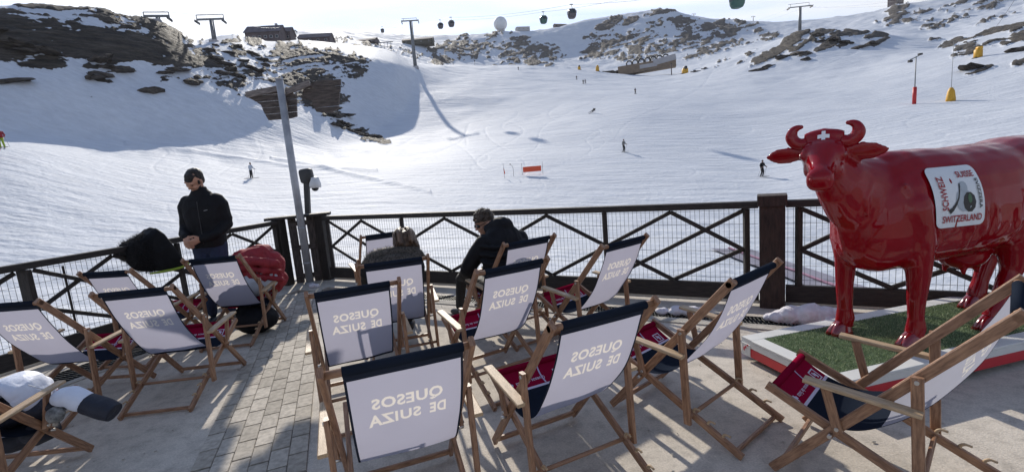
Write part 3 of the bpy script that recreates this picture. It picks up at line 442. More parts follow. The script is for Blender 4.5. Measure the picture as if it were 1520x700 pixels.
# the ground falls away in front of the deck wall
nr, nc = TD.shape
vv = np.stack([TX, TY, TZ], -1).reshape(-1, 3)
def grid_mesh(name, vv, nr, nc, attr):
    me = bpy.data.meshes.new(name); me.vertices.add(nr * nc); me.vertices.foreach_set('co', vv.astype(np.float32).ravel())
    i = np.arange(nr - 1)[:, None] * nc + np.arange(nc - 1)[None, :]; q = np.stack([i, i + 1, i + nc + 1, i + nc], -1).reshape(-1, 4)[:, ::-1]
    nf = len(q); me.loops.add(nf * 4); me.polygons.add(nf); me.loops.foreach_set('vertex_index', q.astype(np.int32).ravel())
    me.polygons.foreach_set('loop_start', np.arange(0, nf * 4, 4, dtype=np.int32)); me.polygons.foreach_set('use_smooth', np.ones(nf, bool))
    me.update(calc_edges=True); a = me.attributes.new('rock', 'FLOAT', 'POINT'); a.data.foreach_set('value', attr.astype(np.float32).ravel()); me.validate(); return me
terr = link('snow_slope', grid_mesh('snow_slope', vv, nr, nc, np.clip(rock, 0, 1)), 'snow'); tag(terr, kind='structure')
def ground_z(x, y):
    d = math.hypot(x, y); a = math.degrees(math.atan2(x, y)); j = int(np.argmin(np.abs(AZ - a))); return float(np.interp(d, TD[:, j], TZ[:, j]))
# valley floor disc below everything so the land has no hole under the deck
cap = MB(); cap.add([(14 * math.sin(k * math.pi / 24), 14 * math.cos(k * math.pi / 24), -6.0) for k in range(48)], [list(range(47, -1, -1))]); tag(cap.build('snow_ground', 'snow'), kind='structure')

# ------------------------------------------------------------------ deck
C1 = Vector((1.196, 5.670)); D1 = Vector((0.8778, -0.4790)); N1 = Vector((-0.4790, -0.8778))      # right railing line, inward normal
C2 = Vector((-4.630, 6.284)); D2 = Vector((0.39055, 0.92058)); N2 = Vector((0.92058, -0.39055))     # left railing line
def P1(s, o=0.0, z=0.0): p = C1 + D1 * s + N1 * o; return Vector((p.x, p.y, z))
def P2(s, o=0.0, z=0.0): p = C2 + D2 * s + N2 * o; return Vector((p.x, p.y, z))
def clip(poly, c, n, d):     # keep points with (p-c).n >= d
    outp = []
    for i in range(len(poly)):
        a, b = poly[i], poly[(i + 1) % len(poly)]; fa = (a - c).dot(n) - d; fb = (b - c).dot(n) - d
        if fa >= 0: outp.append(a)
        if fa * fb < 0: outp.append(a + (b - a) * (fa / (fa - fb)))
    return outp
BIG = [Vector((-16, -7)), Vector((16, -7)), Vector((16, 12)), Vector((-16, 12))]
def region(r0, r1, l0, l1):
    p = clip(BIG, C1, N1, r0); p = clip(p, C2, N2, l0)
    if r1 is not None: p = clip(p, C1, -N1, -r1)
    if l1 is not None: p = clip(p, C2, -N2, -l1)
    return p
def slab(mb, poly, z1, z0):
    n = len(poly)
    if n < 3: return
    vs = [(p.x, p.y, z1) for p in poly] + [(p.x, p.y, z0) for p in poly]
    mb.add(vs, [list(range(n)), list(range(2 * n - 1, n - 1, -1))] + [[i, n + i, n + (i + 1) % n, (i + 1) % n] for i in range(n)])
fl = MB()
GR0, GR1, GL0, GL1 = 0.40, 0.64, 0.50, 0.95
slab(fl, region(GR1, None, GL1, None), 0, -0.5)
slab(fl, region(-0.09, GR0, -0.09, None), 0, -0.5)
slab(fl, region(GR0, None, -0.09, GL0), 0, -0.5)
slab(fl, region(GR0, GR1, GL0, GL1), 0, -0.5)
deck = tag(fl.build('deck_floor', 'concrete'), kind='structure')
g = MB(); slab(g, region(GR0, GR1, GL1, None), -0.07, -0.45); slab(g, region(GR1, None, GL0, GL1), -0.07, -0.45)
tag(g.build('gutter', 'gutter'), kind='structure')
kb = MB(); slab(kb, region(GR1 + .02, GR1 + .15, GL1, None), 0.012, -0.01); slab(kb, region(GR1 + .15, None, GL1 + .0, GL1 + .09), 0.010, -0.01)
tag(kb.build('kerb_strip', 'kerb'), kind='structure')
pk = MB(); slab(pk, region(-0.34, -0.09, -0.34, None), 0.03, -0.4); slab(pk, region(-0.09, None, -0.34, -0.09), 0.03, -0.4)
tag(pk.build('outer_kerb', 'pale_kerb'), kind='structure')
wl = MB(); slab(wl, region(-0.25, None, -0.25, None), -0.5, -8); tag(wl.build('terrace_wall', 'concrete'), kind='structure')
def grate(name, P, s0, s1, o0, o1, label, lean):
    t = thing(name, label, 'drain grate', P((s0 + s1) / 2, (o0 + o1) / 2, 0)); L = Vector(t.location)
    f = MB()
    for o in (o0 + .012, o1 - .012): f.beam(P(s0, o, -.014) - L, P(s1, o, -.014) - L, .02, .03, ch=.002)
    f.build('frame', 'grate', t); b = MB(); n = int((s1 - s0) / .034)
    for i in range(n):
        s = s0 + .02 + i * .034; b.beam(P(s, o0 + .022, -.012) - L, P(s + lean, o1 - .022, -.012) - L, .009, .02, ch=.001)
    for q in (.33, .66): b.beam(P(s0, o0 + (o1 - o0) * q, -.016) - L, P(s1, o0 + (o1 - o0) * q, -.016) - L, .008, .014, ch=.001)
    tag(b.build('grate_bars', 'grate', t), kind='stuff')
grate('drain_grate', P1, -3.9, 7.0, GR0, GR1, 'long dark metal drain grate in the floor along the right hand railing', .06)
grate('drain_grate', P2, -7.5, 1.05, GL0, GL1, 'long dark metal drain grate in the floor along the left hand railing', .0)

# paved walk: every paver its own brick
dsx = Vector((-0.345, 0.9386)); dlx = Vector((0.9386, 0.345)); o0 = Vector((-2.12, 2.71))
bed = MB(); a0, a1 = -2.05, 4.75
slab(bed, [o0 + dsx * a0, o0 + dsx * a0 + dlx * .685, o0 + dsx * a1 + dlx * .685, o0 + dsx * a1], 0.004, -0.02)
walk = tag(bed.build('paved_walk', 'joint'), kind='structure')
def paver_mesh(L):
    b = MB(); b.beam((0, -L / 2, 0), (0, L / 2, 0), .1108, .016, ch=.0035); return b.mesh('paver')
pms = [paver_mesh(.2095), paver_mesh(.098)]
for c in range(6):
    q = a0 + (0 if c % 2 == 0 else -.1125)
    while q < a1 - .02:
        L0, L1 = max(q, a0), min(q + .225, a1); full = (L1 - L0) > .2
        p = o0 + dlx * (.0571 + c * .1142) + dsx * ((L0 + L1) / 2); me = pms[0 if full else 1]
        if (L1 - L0) > .08:
            o = bpy.data.objects.new('paver', me); COL.objects.link(o)
            if not me.materials: me.materials.append(M['paver'])
            o.parent = walk; o.location = (p.x, p.y, 0.0045 + rnd.uniform(-.0012, .0012)); o.rotation_euler = (rnd.uniform(-.006, .006), rnd.uniform(-.006, .006), math.atan2(dsx.y, dsx.x) - math.pi / 2 + rnd.uniform(-.006, .006))
        q += .225

# ------------------------------------------------------------------ railings
ZT, ZM, ZB = 1.035, 0.61, 0.245
def railing(label, P, s0, s1, mull, wide, braces, posts, thin=()):
    t = thing('wooden_railing', label, 'railing', P((s0 + s1) / 2)); L = Vector(t.location)
    def bm(name, a, b, w, h, m='rail_wood', up=(0, 0, 1), ch=.006, k=None): return (k or MB()).beam(a - L, b - L, w, h, up, ch).build(name, m, t)
    segs = []; cur = s0
    for p in sorted(posts): segs.append((cur, p - .125)); cur = p + .125
    segs.append((cur, s1))
    for a, b in segs:
        if b - a < .05: continue
        bm('top_rail', P(a, 0, 1.092), P(b, 0, 1.092), .11, .070)
        bm('bottom_board', P(a, 0, .145), P(b, 0, .145), .05, .185)
    for s in mull: bm('mullion', P(s, 0, .237), P(s, 0, 1.049), .055, .055, up=(0, 1, .01))
    for s in wide: bm('mullion', P(s, 0, .237), P(s, 0, 1.049), .12, .06, up=(P(1).xy - P(0).xy).to_3d() if False else (0, 1, .01))
    for s in thin: bm('thin_upright', P(s, -.03, .1), P(s, -.03, 1.02), .022, .022, up=(0, 1, .01))
    for i, (a, za, b, zb) in enumerate(braces):
        down = (b > a); bm('brace', P(a, .012 if down else -.014, za), P(b, .012 if down else -.014, zb), .026, .046, up=(0, 0, 1))
    for s in posts:
        bm('post', P(s, 0, 0), P(s, 0, 1.08), .235, .235, 'post_wood', up=D1.to_3d(), ch=.012); bm('post_cap', P(s, 0, 1.082), P(s, 0, 1.19), .27, .27, 'post_wood', up=D1.to_3d(), ch=.012)
    wv = MB()
    for a, b in segs:
        n = int((b - a) / .05)
        for i in range(n):
            s = a + .02 + i * .05; wv.beam(P(s, -.05, .10) - L, P(s, -.05, 1.06) - L, .0034, .0034, up=(0, 1, .01), ch=.0005)
        for k in range(7): z = .13 + k * .15; wv.beam(P(a, -.053, z) - L, P(b, -.053, z) - L, .0034, .0034, ch=.0005)
    tag(wv.build('wire_mesh', 'wire', t), kind='stuff')
    return t
def pan(s0, s1):
    return [(s0, ZM, s0 + .75, ZB), (s0, ZT, s0 + 1.5, ZB), (s0 + .75, ZT, s1 - .75, ZB), (s1 - .75, ZT, s1, ZM), (s0 + .75, ZT, s0, ZM), (s1 - .75, ZT, s0 + .75, ZB), (s1, ZT, s1 - 1.5, ZB), (s1, ZM, s1 - .75, ZB)]
br = [(-4.88, ZM, -4.13, ZB), (-4.88, ZT, -3.3, ZB), (-4.13, ZT, -2.42, ZB), (-2.46, ZT, -.8, ZB), (-.83, ZT, .73, ZB), (.72, ZT, 1.46, ZM),
      (-4.13, ZT, -4.88, ZM), (-2.46, ZT, -4.13, ZB), (-.83, ZT, -2.42, ZB), (.72, ZT, -.8, ZB), (1.47, ZT, 0.0, ZB), (1.46, ZM, .73, ZB)]
br2 = [(1.99, ZM, 2.74, ZB), (1.99, ZT, 3.52, ZB), (2.74, ZT, 4.4, ZB), (4.4, ZT, 6.05, ZB), (2.74, ZT, 1.99, ZM), (4.4, ZT, 2.74, ZB), (6.05, ZT, 4.4, ZB)]
railing('long dark wooden railing with crossing braces, from the corner to behind the red cow', P1, -5.0, 7.2, [-4.93, -3.28, -.06, 1.49, 1.97, 3.57, 6.8], [], br + br2, [1.73])
railing('dark wooden railing on the left, with a black jacket hung over its top rail', P2, -7.6, 1.84, [.13, 1.74, -4.55], [-1.45], pan(-1.38, 1.70) + pan(-4.5, -1.52) + pan(-7.6, -4.6), [], thin=(-1.11,))

# corner box with pole, sign boards and camera
cp = thing('corner_post', 'dark timber corner post box where the two railings meet, topped by a flat board', 'post', (-3.60, 8.05, 0))
def rel(t, v): return Vector(v) - Vector(t.location)
for q in ((-3.93, 7.98), (-3.29, 8.17)): MB().beam(rel(cp, (*q, 0)), rel(cp, (*q, 1.135)), .16, .16, up=(.3, 1, 0), ch=.008).build('upright', 'rail_wood', cp)
for q in ((-3.76, 8.10), (-3.62, 8.14), (-3.47, 8.17)): MB().beam(rel(cp, (*q, 0)), rel(cp, (*q, 1.13)), .125, .08, up=(-.3, 1, 0), ch=.008).build('board', 'old_wood', cp)
MB().beam(rel(cp, (-4.12, 7.95, 1.158)), rel(cp, (-3.12, 8.20, 1.158)), .26, .045, ch=.006).build('cap_board', 'rail_wood', cp)
for z in (.12, .62, 1.04): MB().beam(rel(cp, (-3.80, 8.045, z)), rel(cp, (-3.42, 8.125, z)), .02, .085, ch=.004).build('cross_cleat', 'old_wood', cp)
PB = Vector((-3.53, 7.93, 0))
pl = thing('sign_pole', 'tall grey round metal pole at the railing corner carrying two weathered wooden boards', 'pole', PB)
MB().tube([(0, 0, 0), (0, 0, 3.38)], .058, 20).build('pole_tube', 'pole', pl); MB().tube([(0, 0, 0), (0, 0, .03)], .085, 20).build('base_flange', 'pole', pl)
MB().tube([(0, 0, 3.38), (0, 0, 3.40)], .060, 20).build('pole_cap', 'pole', pl)
for z in (.35, .95): MB().tube([(0, 0, z), (0, 0, z + .03)], .066, 20).build('clamp', 'pole', pl)
def signboard(pts, y, arm, label, holes=()):
    c = Vector((sum(p[0] for p in pts) / len(pts), y, sum(p[1] for p in pts) / len(pts)))
    t = thing('sign_board', label, 'sign board', c)
    # separate planks cut to the outline
    zs = [p[1] for p in pts]; z0, z1 = min(zs), max(zs); n = 5
    for i in range(n):
        a, b = z0 + (z1 - z0) * i / n + .005, z0 + (z1 - z0) * (i + 1) / n - .005
        pp = [Vector((p[0], p[1])) for p in pts]; pp = clip(pp, Vector((0, a)), Vector((0, 1)), 0); pp = clip(pp, Vector((0, b)), Vector((0, -1)), 0)
        if len(pp) < 3: continue
        k = len(pp); th = .022 + .006 * rnd.random(); off = rnd.uniform(-.006, .006)
        vs = [(p.x - c.x, off - th, p.y - c.z) for p in pp] + [(p.x - c.x, off + th, p.y - c.z) for p in pp]
        u0 = rnd.random() * 5; fs = [list(range(k)), list(range(2 * k - 1, k - 1, -1))] + [[j, k + j, k + (j + 1) % k, (j + 1) % k] for j in range(k)]
        MB().add(vs, fs, [[(vs[q][2] * 1.0 + u0, vs[q][0] + u0) for q in f] for f in fs]).build('plank', 'old_wood', t)
    for q in arm: MB().beam(Vector(q[0]) - c, Vector(q[1]) - c, .06, .09, ch=.006).build('arm', 'grey_wood', t)
    return t
def pv(l): return [(p[0], p[2]) for p in l]
signboard(pv([(-4.174, 8.06, 3.198), (-4.119, 8.06, 3.258), (-3.679, 8.06, 3.297), (-3.344, 8.06, 3.162), (-3.387, 8.06, 2.807), (-3.502, 8.06, 2.784), (-3.851, 8.06, 2.78), (-3.9, 8.06, 2.893), (-3.944, 8.06, 3.038), (-4.052, 8.06, 3.123)]), 8.06,
          [((-4.128, 8.0, 3.207), (-3.533, 8.0, 3.27))], 'left weathered wooden board on the grey pole, with a ragged left end')
signboard(pv([(-3.216, 8.12, 3.29), (-3.098, 8.12, 3.334), (-2.826, 8.12, 3.355), (-2.603, 8.12, 3.348), (-2.701, 8.12, 2.888), (-2.856, 8.12, 2.824), (-3.077, 8.12, 2.864), (-3.129, 8.12, 3.044), (-3.29, 8.12, 3.101)]), 8.12,
          [((-3.545, 8.02, 3.183), (-3.097, 8.06, 3.324))], 'right weathered wooden board on the grey pole, squarer and higher')
cmp_ = thing('camera_mast', 'short dark mast behind the corner post with a box head and a white dome camera', 'camera mast', ((-3.603, 8.42, 1.154)[0], 8.42, 1.12)); L = Vector(cmp_.location)
MB().beam((0, 0, 0), Vector((-3.542, 8.42, 1.726)) - L, .085, .085, up=(0, 1, .01), ch=.008).build('mast', 'black_plastic', cmp_)
hd = Vector((-3.526, 8.42, 1.831)) - L; b = MB(); b.loft([ring(hd + Vector((0, y, 0)), (1, 0, .08), (-.08, 0, 1), r * .105, r * .125, 20, 5) for y, r in ((-.07, .86), (-.055, 1), (.06, 1), (.08, .8))]); b.build('box_head', 'black_plastic', cmp_)
dc = Vector((-3.396, 8.42, 1.701)) - L; b = MB(); b.loft([ring(dc + Vector((0, 0, z)), (1, 0, 0), (0, 1, 0), r, r, 20) for z, r in ((.10, .03), (.09, .075), (-.03, .10), (-.09, .095))]); b.build('camera_hood', 'white_plastic', cmp_)
MB().ell(dc + Vector((-.01, 0, -.10)), (.06, .06, .05), 16, 8).build('camera_dome', 'glasses', cmp_)
MB().beam(hd, dc, .03, .03).build('bracket', 'black_plastic', cmp_)

# ------------------------------------------------------------------ deckchairs
def catmull(pts, n):
    pts = [Vector(p) for p in pts]; P = [pts[0] * 2 - pts[1]] + pts + [pts[-1] * 2 - pts[-2]]; o = []
    for i in range(1, len(P) - 2):
        for k in range(n):
            t = k / n; o.append(0.5 * ((2 * P[i]) + (-P[i - 1] + P[i + 1]) * t + (2 * P[i - 1] - 5 * P[i] + 4 * P[i + 1] - P[i + 2]) * t * t + (-P[i - 1] + 3 * P[i] - 3 * P[i + 1] + P[i + 2]) * t**3))
    o.append(pts[-1]); return o
A0 = Vector((0.0, 0, 0.0)); AT = Vector((-.848, 0, .998)); BF = Vector((.0, 0, .451)); BR = Vector((-.893, 0, 0.0))
PT = Vector((-.574, 0, .676)); PBm = Vector((-.599, 0, .151)); AK = Vector((-.165, 0, .585)); AB = Vector((-.60, 0, .546))
def yv(v, y, z=0.0): return Vector((v.x, y, v.z + z))
SLP = catmull([(-.862, 0, 1.004), (-.835, 0, .965), (-.765, 0, .79), (-.66, 0, .60), (-.53, 0, .435), (-.40, 0, .345), (-.27, 0, .318), (-.14, 0, .355), (-.03, 0, .425), (.012, 0, .462)], 10)
SLC = [0.0]
for a, b in zip(SLP[:-1], SLP[1:]): SLC.append(SLC[-1] + (b - a).length)
SLEN = SLC[-1]; _sx = np.array([p.x for p in SLP]); _sz = np.array([p.z for p in SLP]); _sc = np.array(SLC)
def sling_pt(s, a, off=0.0, k=0.0):
    s = min(max(s, 0), SLEN); x = float(np.interp(s, _sc, _sx)); z = float(np.interp(s, _sc, _sz)); e = .01
    x2 = float(np.interp(min(s + e, SLEN), _sc, _sx)); z2 = float(np.interp(min(s + e, SLEN), _sc, _sz)); x1 = float(np.interp(max(s - e, 0), _sc, _sx)); z1 = float(np.interp(max(s - e, 0), _sc, _sz))
    t = Vector((x2 - x1, 0, z2 - z1)).normalized(); n = Vector((-t.z, 0, t.x))      # towards the sitter
    if n.x < 0 and abs(n.x) > abs(n.z): n = -n
    if n.z < 0 and abs(n.z) >= abs(n.x): n = -n
    env = math.sin(math.pi * min(max(s / SLEN, 0), 1)); wob = (fnoise((a * 5 + k, s * 4, k * 3.7)) * .010 + .006 * math.sin(s * 9 + k) * a * 4) * env - (a / .24) ** 2 * -.008 * env
    return Vector((x, a, z)) + n * (off + wob)
HWS = .236
def raster_text(body, w_, h_, da, ds):
    vs, fs = text_mesh(body, 1.0, 0.030, 1.10); V = np.array([v[:2] for v in vs]); mn = V.min(0); mxx = V.max(0); V = (V - (mn + mxx) / 2) / (mxx - mn) * np.array([w_, h_])
    na, ns = int(w_ / da) + 1, int(h_ / ds) + 1; xs = (np.arange(na) + .5) * da - w_ / 2; ys = (np.arange(ns) + .5) * ds - h_ / 2; Gx, Gy = np.meshgrid(xs, ys); Mk = np.zeros(Gx.shape, bool)
    for f in fs:
        for k in range(1, len(f) - 1):
            a, b, c = V[f[0]], V[f[k]], V[f[k + 1]]; ar = (b[0] - a[0]) * (c[1] - a[1]) - (b[1] - a[1]) * (c[0] - a[0])
            if abs(ar) < 1e-12: continue
            l1 = ((b[0] - Gx) * (c[1] - Gy) - (b[1] - Gy) * (c[0] - Gx)) / ar; l2 = ((c[0] - Gx) * (a[1] - Gy) - (c[1] - Gy) * (a[0] - Gx)) / ar; l3 = 1 - l1 - l2
            Mk |= (l1 >= -1e-6) & (l2 >= -1e-6) & (l3 >= -1e-6)
    return Mk
DA = .0022
LET = []          # (s_top, rows mask, a_left)
for body, sc_, w_, h_, ac_ in (('QUESOS', .232, .292, .078, 0), ('DE', .332, .070, .072, -.125), ('SUIZA', .332, .218, .072, .058)):
    mk = raster_text(body, w_, h_, DA, DA)[::-1]      # first row = top of the letters
    LET.append((sc_ - h_ / 2, mk, ac_ - w_ / 2))
def make_sling(k):
    cv = MB(); lts = [MB() for _ in LET]; rows = []; s = 0.0
    while s < SLEN - 1e-6:
        inl = [L for L in LET if L[0] - 1e-9 <= s < L[0] + L[1].shape[0] * DA - 1e-9]
        if inl: st = DA
        else:
            nx = [L[0] for L in LET if L[0] > s + 1e-9]; st = min([.024] + [n - s for n in nx] + [b - s for b in (.070, .76, 1.10, 1.115) if b > s + 1e-9])
        rows.append((s, min(s + st, SLEN), inl)); s += st
    aset = sorted(set([round(v, 4) for v in [-HWS, -HWS + .010, HWS - .010, HWS] + [-.19 + i * .038 for i in range(11)]]))
    cidx = []
    def quad(mb, s0, s1, a0, a1): mb.add([sling_pt(s0, a0, 0, k), sling_pt(s0, a1, 0, k), sling_pt(s1, a1, 0, k), sling_pt(s1, a0, 0, k)], [[0, 1, 2, 3]], None, True)
    for s0, s1, L in rows:
        sm = (s0 + s1) / 2; base = 1 if sm < .070 else 0 if sm < .76 else 1 if sm < 1.10 else 3 if sm < 1.115 else 2
        cuts = list(aset)
        runs = []
        for W_ in L:
            m = W_[1][min(int((sm - W_[0]) / DA), W_[1].shape[0] - 1)]; j = 0
            while j < len(m):
                if m[j]:
                    q = j
                    while q < len(m) and m[q]: q += 1
                    runs.append((W_[2] + j * DA, W_[2] + q * DA)); quad(lts[[x[2] for x in LET].index(W_[2])], s0, s1, *runs[-1]); j = q
                else: j += 1
        runs.sort()
        # canvas pieces between the letter runs
        edges = [(-HWS, HWS)]
        for a, b in runs:
            e = edges.pop(); edges += [(e[0], a), (b, e[1])]
        for e0, e1 in edges:
            pts = [e0] + [c for c in cuts if e0 + 1e-5 < c < e1 - 1e-5] + [e1]
            for p, q in zip(pts[:-1], pts[1:]):
                quad(cv, s0, s1, p, q); am = (p + q) / 2; cidx.append(1 if (abs(am) > HWS - .0099 and base in (0, 1)) else base)
    me = cv.mesh('sling')
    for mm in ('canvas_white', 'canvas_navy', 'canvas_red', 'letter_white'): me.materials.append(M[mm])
    me.polygons.foreach_set('material_index', cidx); bm = bmesh.new(); bm.from_mesh(me); bmesh.ops.remove_doubles(bm, verts=bm.verts, dist=.0002); bm.to_mesh(me); bm.free()
    me.polygons.foreach_set('use_smooth', [True] * len(me.polygons)); ml = [l.mesh('lettering') for l in lts]
    for q in ml: q.materials.append(M['letter_tan'])
    return me, ml
KV = (0.0, 4.3, 8.7, 2.2)
SL = [make_sling(k) for k in KV]
# print on the red seat end
def seat_print(k):
    out = []
    b = MB()
    def sheet(vs, fs, sc, ac, scx, scy, flip=1):
        V = np.array([v[:2] for v in vs]); mn = V.min(0); mxx = V.max(0); V = (V - (mn + mxx) / 2) / (mxx - mn)
        b.add([sling_pt(sc - flip * v[1] * scy, ac + v[0] * scx, .0022, k) for v in V], fs)
    sheet(*text_mesh('Quesos de Suiza', 1, .01), 1.155, .045, .20, .028); out.append(b.mesh('seat_lettering')); b = MB()
    c = [(-1, -3), (1, -3), (1, -1), (3, -1), (3, 1), (1, 1), (1, 3), (-1, 3), (-1, 1), (-3, 1), (-3, -1), (-1, -1)]
    b.add([sling_pt(1.155 - y * .007, .185 + x * .007, .0022, k) for x, y in c], [[0, 1, 10, 11], [10, 1, 2, 9], [2, 3, 4, 5], [9, 2, 5, 8], [8, 5, 6, 7]])
    out.append(b.mesh('seat_cross')); b = MB()
    for (x0, x1, y0, y1) in ((-.035, .035, .028, .035), (-.035, .035, -.035, -.028), (-.035, -.026, -.028, .028), (.026, .035, -.028, .028), (-.015, .0, -.02, .012), (.0, .012, -.005, .02)):
        b.add([sling_pt(1.155 + q, -.16 + p, .0022, k) for p, q in ((x0, y0), (x1, y0), (x1, y1), (x0, y1))], [[0, 1, 2, 3]])
    out.append(b.mesh('seat_emblem')); return out
SP = [seat_print(k) for k in KV]
def strap(k):
    b = MB()
    for i in range(12):
        s0, s1 = 1.115 + i * .024, 1.115 + (i + 1) * .024; c0 = -.045 + .01 * math.sin(i * .5); c1 = -.045 + .01 * math.sin(i * .5 + .5)
        b.add([sling_pt(s0, c0 - .005, .0035, k), sling_pt(s0, c0 + .005, .0035, k), sling_pt(min(s1, SLEN), c1 + .005, .0035, k), sling_pt(min(s1, SLEN), c1 - .005, .0035, k)], [[0, 1, 2, 3]])
    return b.mesh('strap')
ST = [strap(k) for k in KV]
def make_chair(v):
    t = thing('deckchair', 'x', 'deckchair', (0, 0, 0), 0, 'wooden armed deckchairs with printed canvas slings')
    for sy in (1, -1):
        dA = (AT - A0).normalized()
        MB().beam(yv(A0 + dA * .012, .29 * sy, .012), yv(AT + dA * .03, .29 * sy), .024, .046, ch=.004).build('back_rail', 'chair_wood', t)
        dB = (BR - BF).normalized()
        rb = MB().beam(yv(BF - dB * .03, .262 * sy), yv(BR, .262 * sy, .014), .024, .044, ch=.004).build('seat_rail', 'chair_wood', t)
        # notch hooks on the tail of the seat rail
        for q in (.10, .20, .30):
            c = BR - dB * q; n = Vector((dB.z * -1, 0, dB.x)) * (-1 if dB.x < 0 else 1); n = Vector((.5, 0, .86))
            p = [yv(c, .262 * sy) + Vector((.0, 0, .018)), yv(c, .262 * sy) + Vector((.022, 0, .045)), yv(c, .262 * sy) + Vector((.006, 0, .066)), yv(c, .262 * sy) + Vector((-.024, 0, .064))]
            h = MB(); h.tube(catmull(p, 4), [.0085] * 5 + [.008] * 4 + [.006] * 4, 8); h.build('notch_hook', 'arm_wood', rb)
        MB().beam(yv(PT, .318 * sy, .022), yv(PBm, .318 * sy, -.03), .024, .044, up=(1, 0, 0), ch=.004).build('prop', 'chair_wood', t)
        MB().beam(yv(AK, .345 * sy, .0), yv(AB, .345 * sy, .0), .056, .020, ch=.004).build('armrest', 'arm_wood', t)
        MB().beam(yv(Vector((-.245, 0, .570)), .322 * sy), yv(Vector((-.300, 0, .345)), .318 * sy), .022, .040, up=(1, 0, 0), ch=.004).build('arm_support', 'chair_wood', t)
        for x, z in ((-.268, .3156), (-.574, .676), (-.296, .362)): MB().tube([(x, (.290 + .010) * sy, z), (x, (.335) * sy, z)], .009, 10, smooth=True).build('bolt', 'bolt', t)
    MB().tube([yv(AT, -.302), yv(AT, .302)], .0165, 12).build('top_bar', 'chair_wood', t)
    MB().tube([yv(BF, -.275), yv(BF, .275)], .0155, 12).build('front_bar', 'chair_wood', t)
    dA = (AT - A0).normalized(); MB().beam(yv(A0 + dA * .07, -.278), yv(A0 + dA * .07, .278), .022, .030, ch=.004).build('stretcher', 'chair_wood', t)
    dB = (BR - BF).normalized(); MB().beam(yv(BR - dB * .05, -.25), yv(BR - dB * .05, .25), .020, .026, ch=.004).build('stretcher', 'chair_wood', t)
    MB().tube([yv(PBm, -.306, .012), yv(PBm, .306, .012)], .012, 10).build('prop_bar', 'chair_wood', t)
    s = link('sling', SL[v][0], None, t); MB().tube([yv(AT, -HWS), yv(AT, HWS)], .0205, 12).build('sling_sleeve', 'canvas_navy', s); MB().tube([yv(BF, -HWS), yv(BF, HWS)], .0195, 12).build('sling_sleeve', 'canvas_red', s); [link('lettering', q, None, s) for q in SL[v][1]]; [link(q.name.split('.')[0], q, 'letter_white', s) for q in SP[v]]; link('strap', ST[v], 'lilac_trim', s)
    return t
protos = [make_chair(k) for k in range(4)]
CH = [
 ('C1', -.761, 2.557, 109.4, 'nearest deckchair, its back filling the bottom centre of the picture', .02),
 ('C7', .043, 2.853, 114.7, 'large deckchair right of the nearest one, its red and navy seat showing', 0),
 ('C8', .819, 3.238, 128.3, 'deckchair just left of the cow stand, its notched rear rails in full view', 0),
 ('C9', 1.480, 2.474, 133.0, 'deckchair at the lower right corner seen from its side, in front of the red cow', 0),
 ('C4', -.415, 4.034, 118.3, 'deckchair behind the large right hand one, in front of the seated person in sunglasses', 0),
 ('C2', -1.355, 3.808, 110.4, 'deckchair directly behind the nearest middle one, beside the paved walk', 0),
 ('C3', -1.240, 4.665, 106.1, 'deckchair in which the brown haired person sits bent forward', 0),
 ('C5', -.293, 5.070, 122.3, 'deckchair in which the person in sunglasses sits beside the railing', 0),
 ('C6', .419, 4.549, 127.3, 'deckchair nearest the long railing on the right, left of the thick railing post', 0),
 ('C12', -2.994, 4.380, 94.8, 'deckchair left of the paved walk with its whole back and tail rails in view', 0),
 ('C11', -3.790, 4.299, 87.0, 'deckchair whose back is cut by the left edge of the picture', 0),
 ('C13', -3.92, 5.438, 82.4, 'deckchair under the black jacket hung on the left railing, mostly hidden behind another', 0),
 ('C14', -3.25, 5.785, 93.9, 'deckchair in front of the standing man, with a red jacket heaped on its right side', 0),
 ('C15', -3.320, 3.038, 93.0, 'deckchair at the lower left corner with a white quilted jacket on it', 0),
 ('C10', -1.974, 6.549, 118.2, 'farthest deckchair, beside the railing behind the brown haired person', 0),
]
CHO = {}
for i, (k, x, y, a, lab, sh) in enumerate(CH):
    v = i % 4; o = protos[v] if i < 4 else copy_tree(protos[v])
    o.location = (x, y, 0.002); o.rotation_euler = (0, 0, R(a)); o['label'] = lab; o['group'] = 'wooden armed deckchairs with printed canvas slings'; o['category'] = 'deckchair'; CHO[k] = o
    if sh:
        for c in kids(o):
            if c.name.startswith('sling'): c.location.y -= sh
    elif i > 3:
        for c in kids(o):
            if c.name.startswith('sling'): c.location.y += rnd.uniform(-.012, .012)
def np_verts(me):
    n = len(me.vertices); co = np.empty(n * 3, np.float32); no = np.empty(n * 3, np.float32); me.vertices.foreach_get('co', co); me.vertices.foreach_get('normal', no); return co.reshape(-1, 3).astype(float), no.reshape(-1, 3).astype(float)
def npn(c, f, o=(0, 0, 0)): q = c * f + np.array(o) + 200.0; return vnoise(q[:, 0], q[:, 1], q[:, 2]) * 2 - 1
def crumple(me, amp, fr, seed=0):
    c, n = np_verts(me); a = npn(c, fr, (seed, 0, 0)) + .5 * npn(c, fr * 2.3, (0, seed, 0)); r_ = 1 - np.abs(npn(c, fr * .8, (0, 0, seed + 5))) * 2
    c = c + n * ((a * amp * .8 + np.clip(r_, 0, 1) ** 3 * amp * .8))[:, None]; me.vertices.foreach_set('co', c.astype(np.float32).ravel()); me.update()

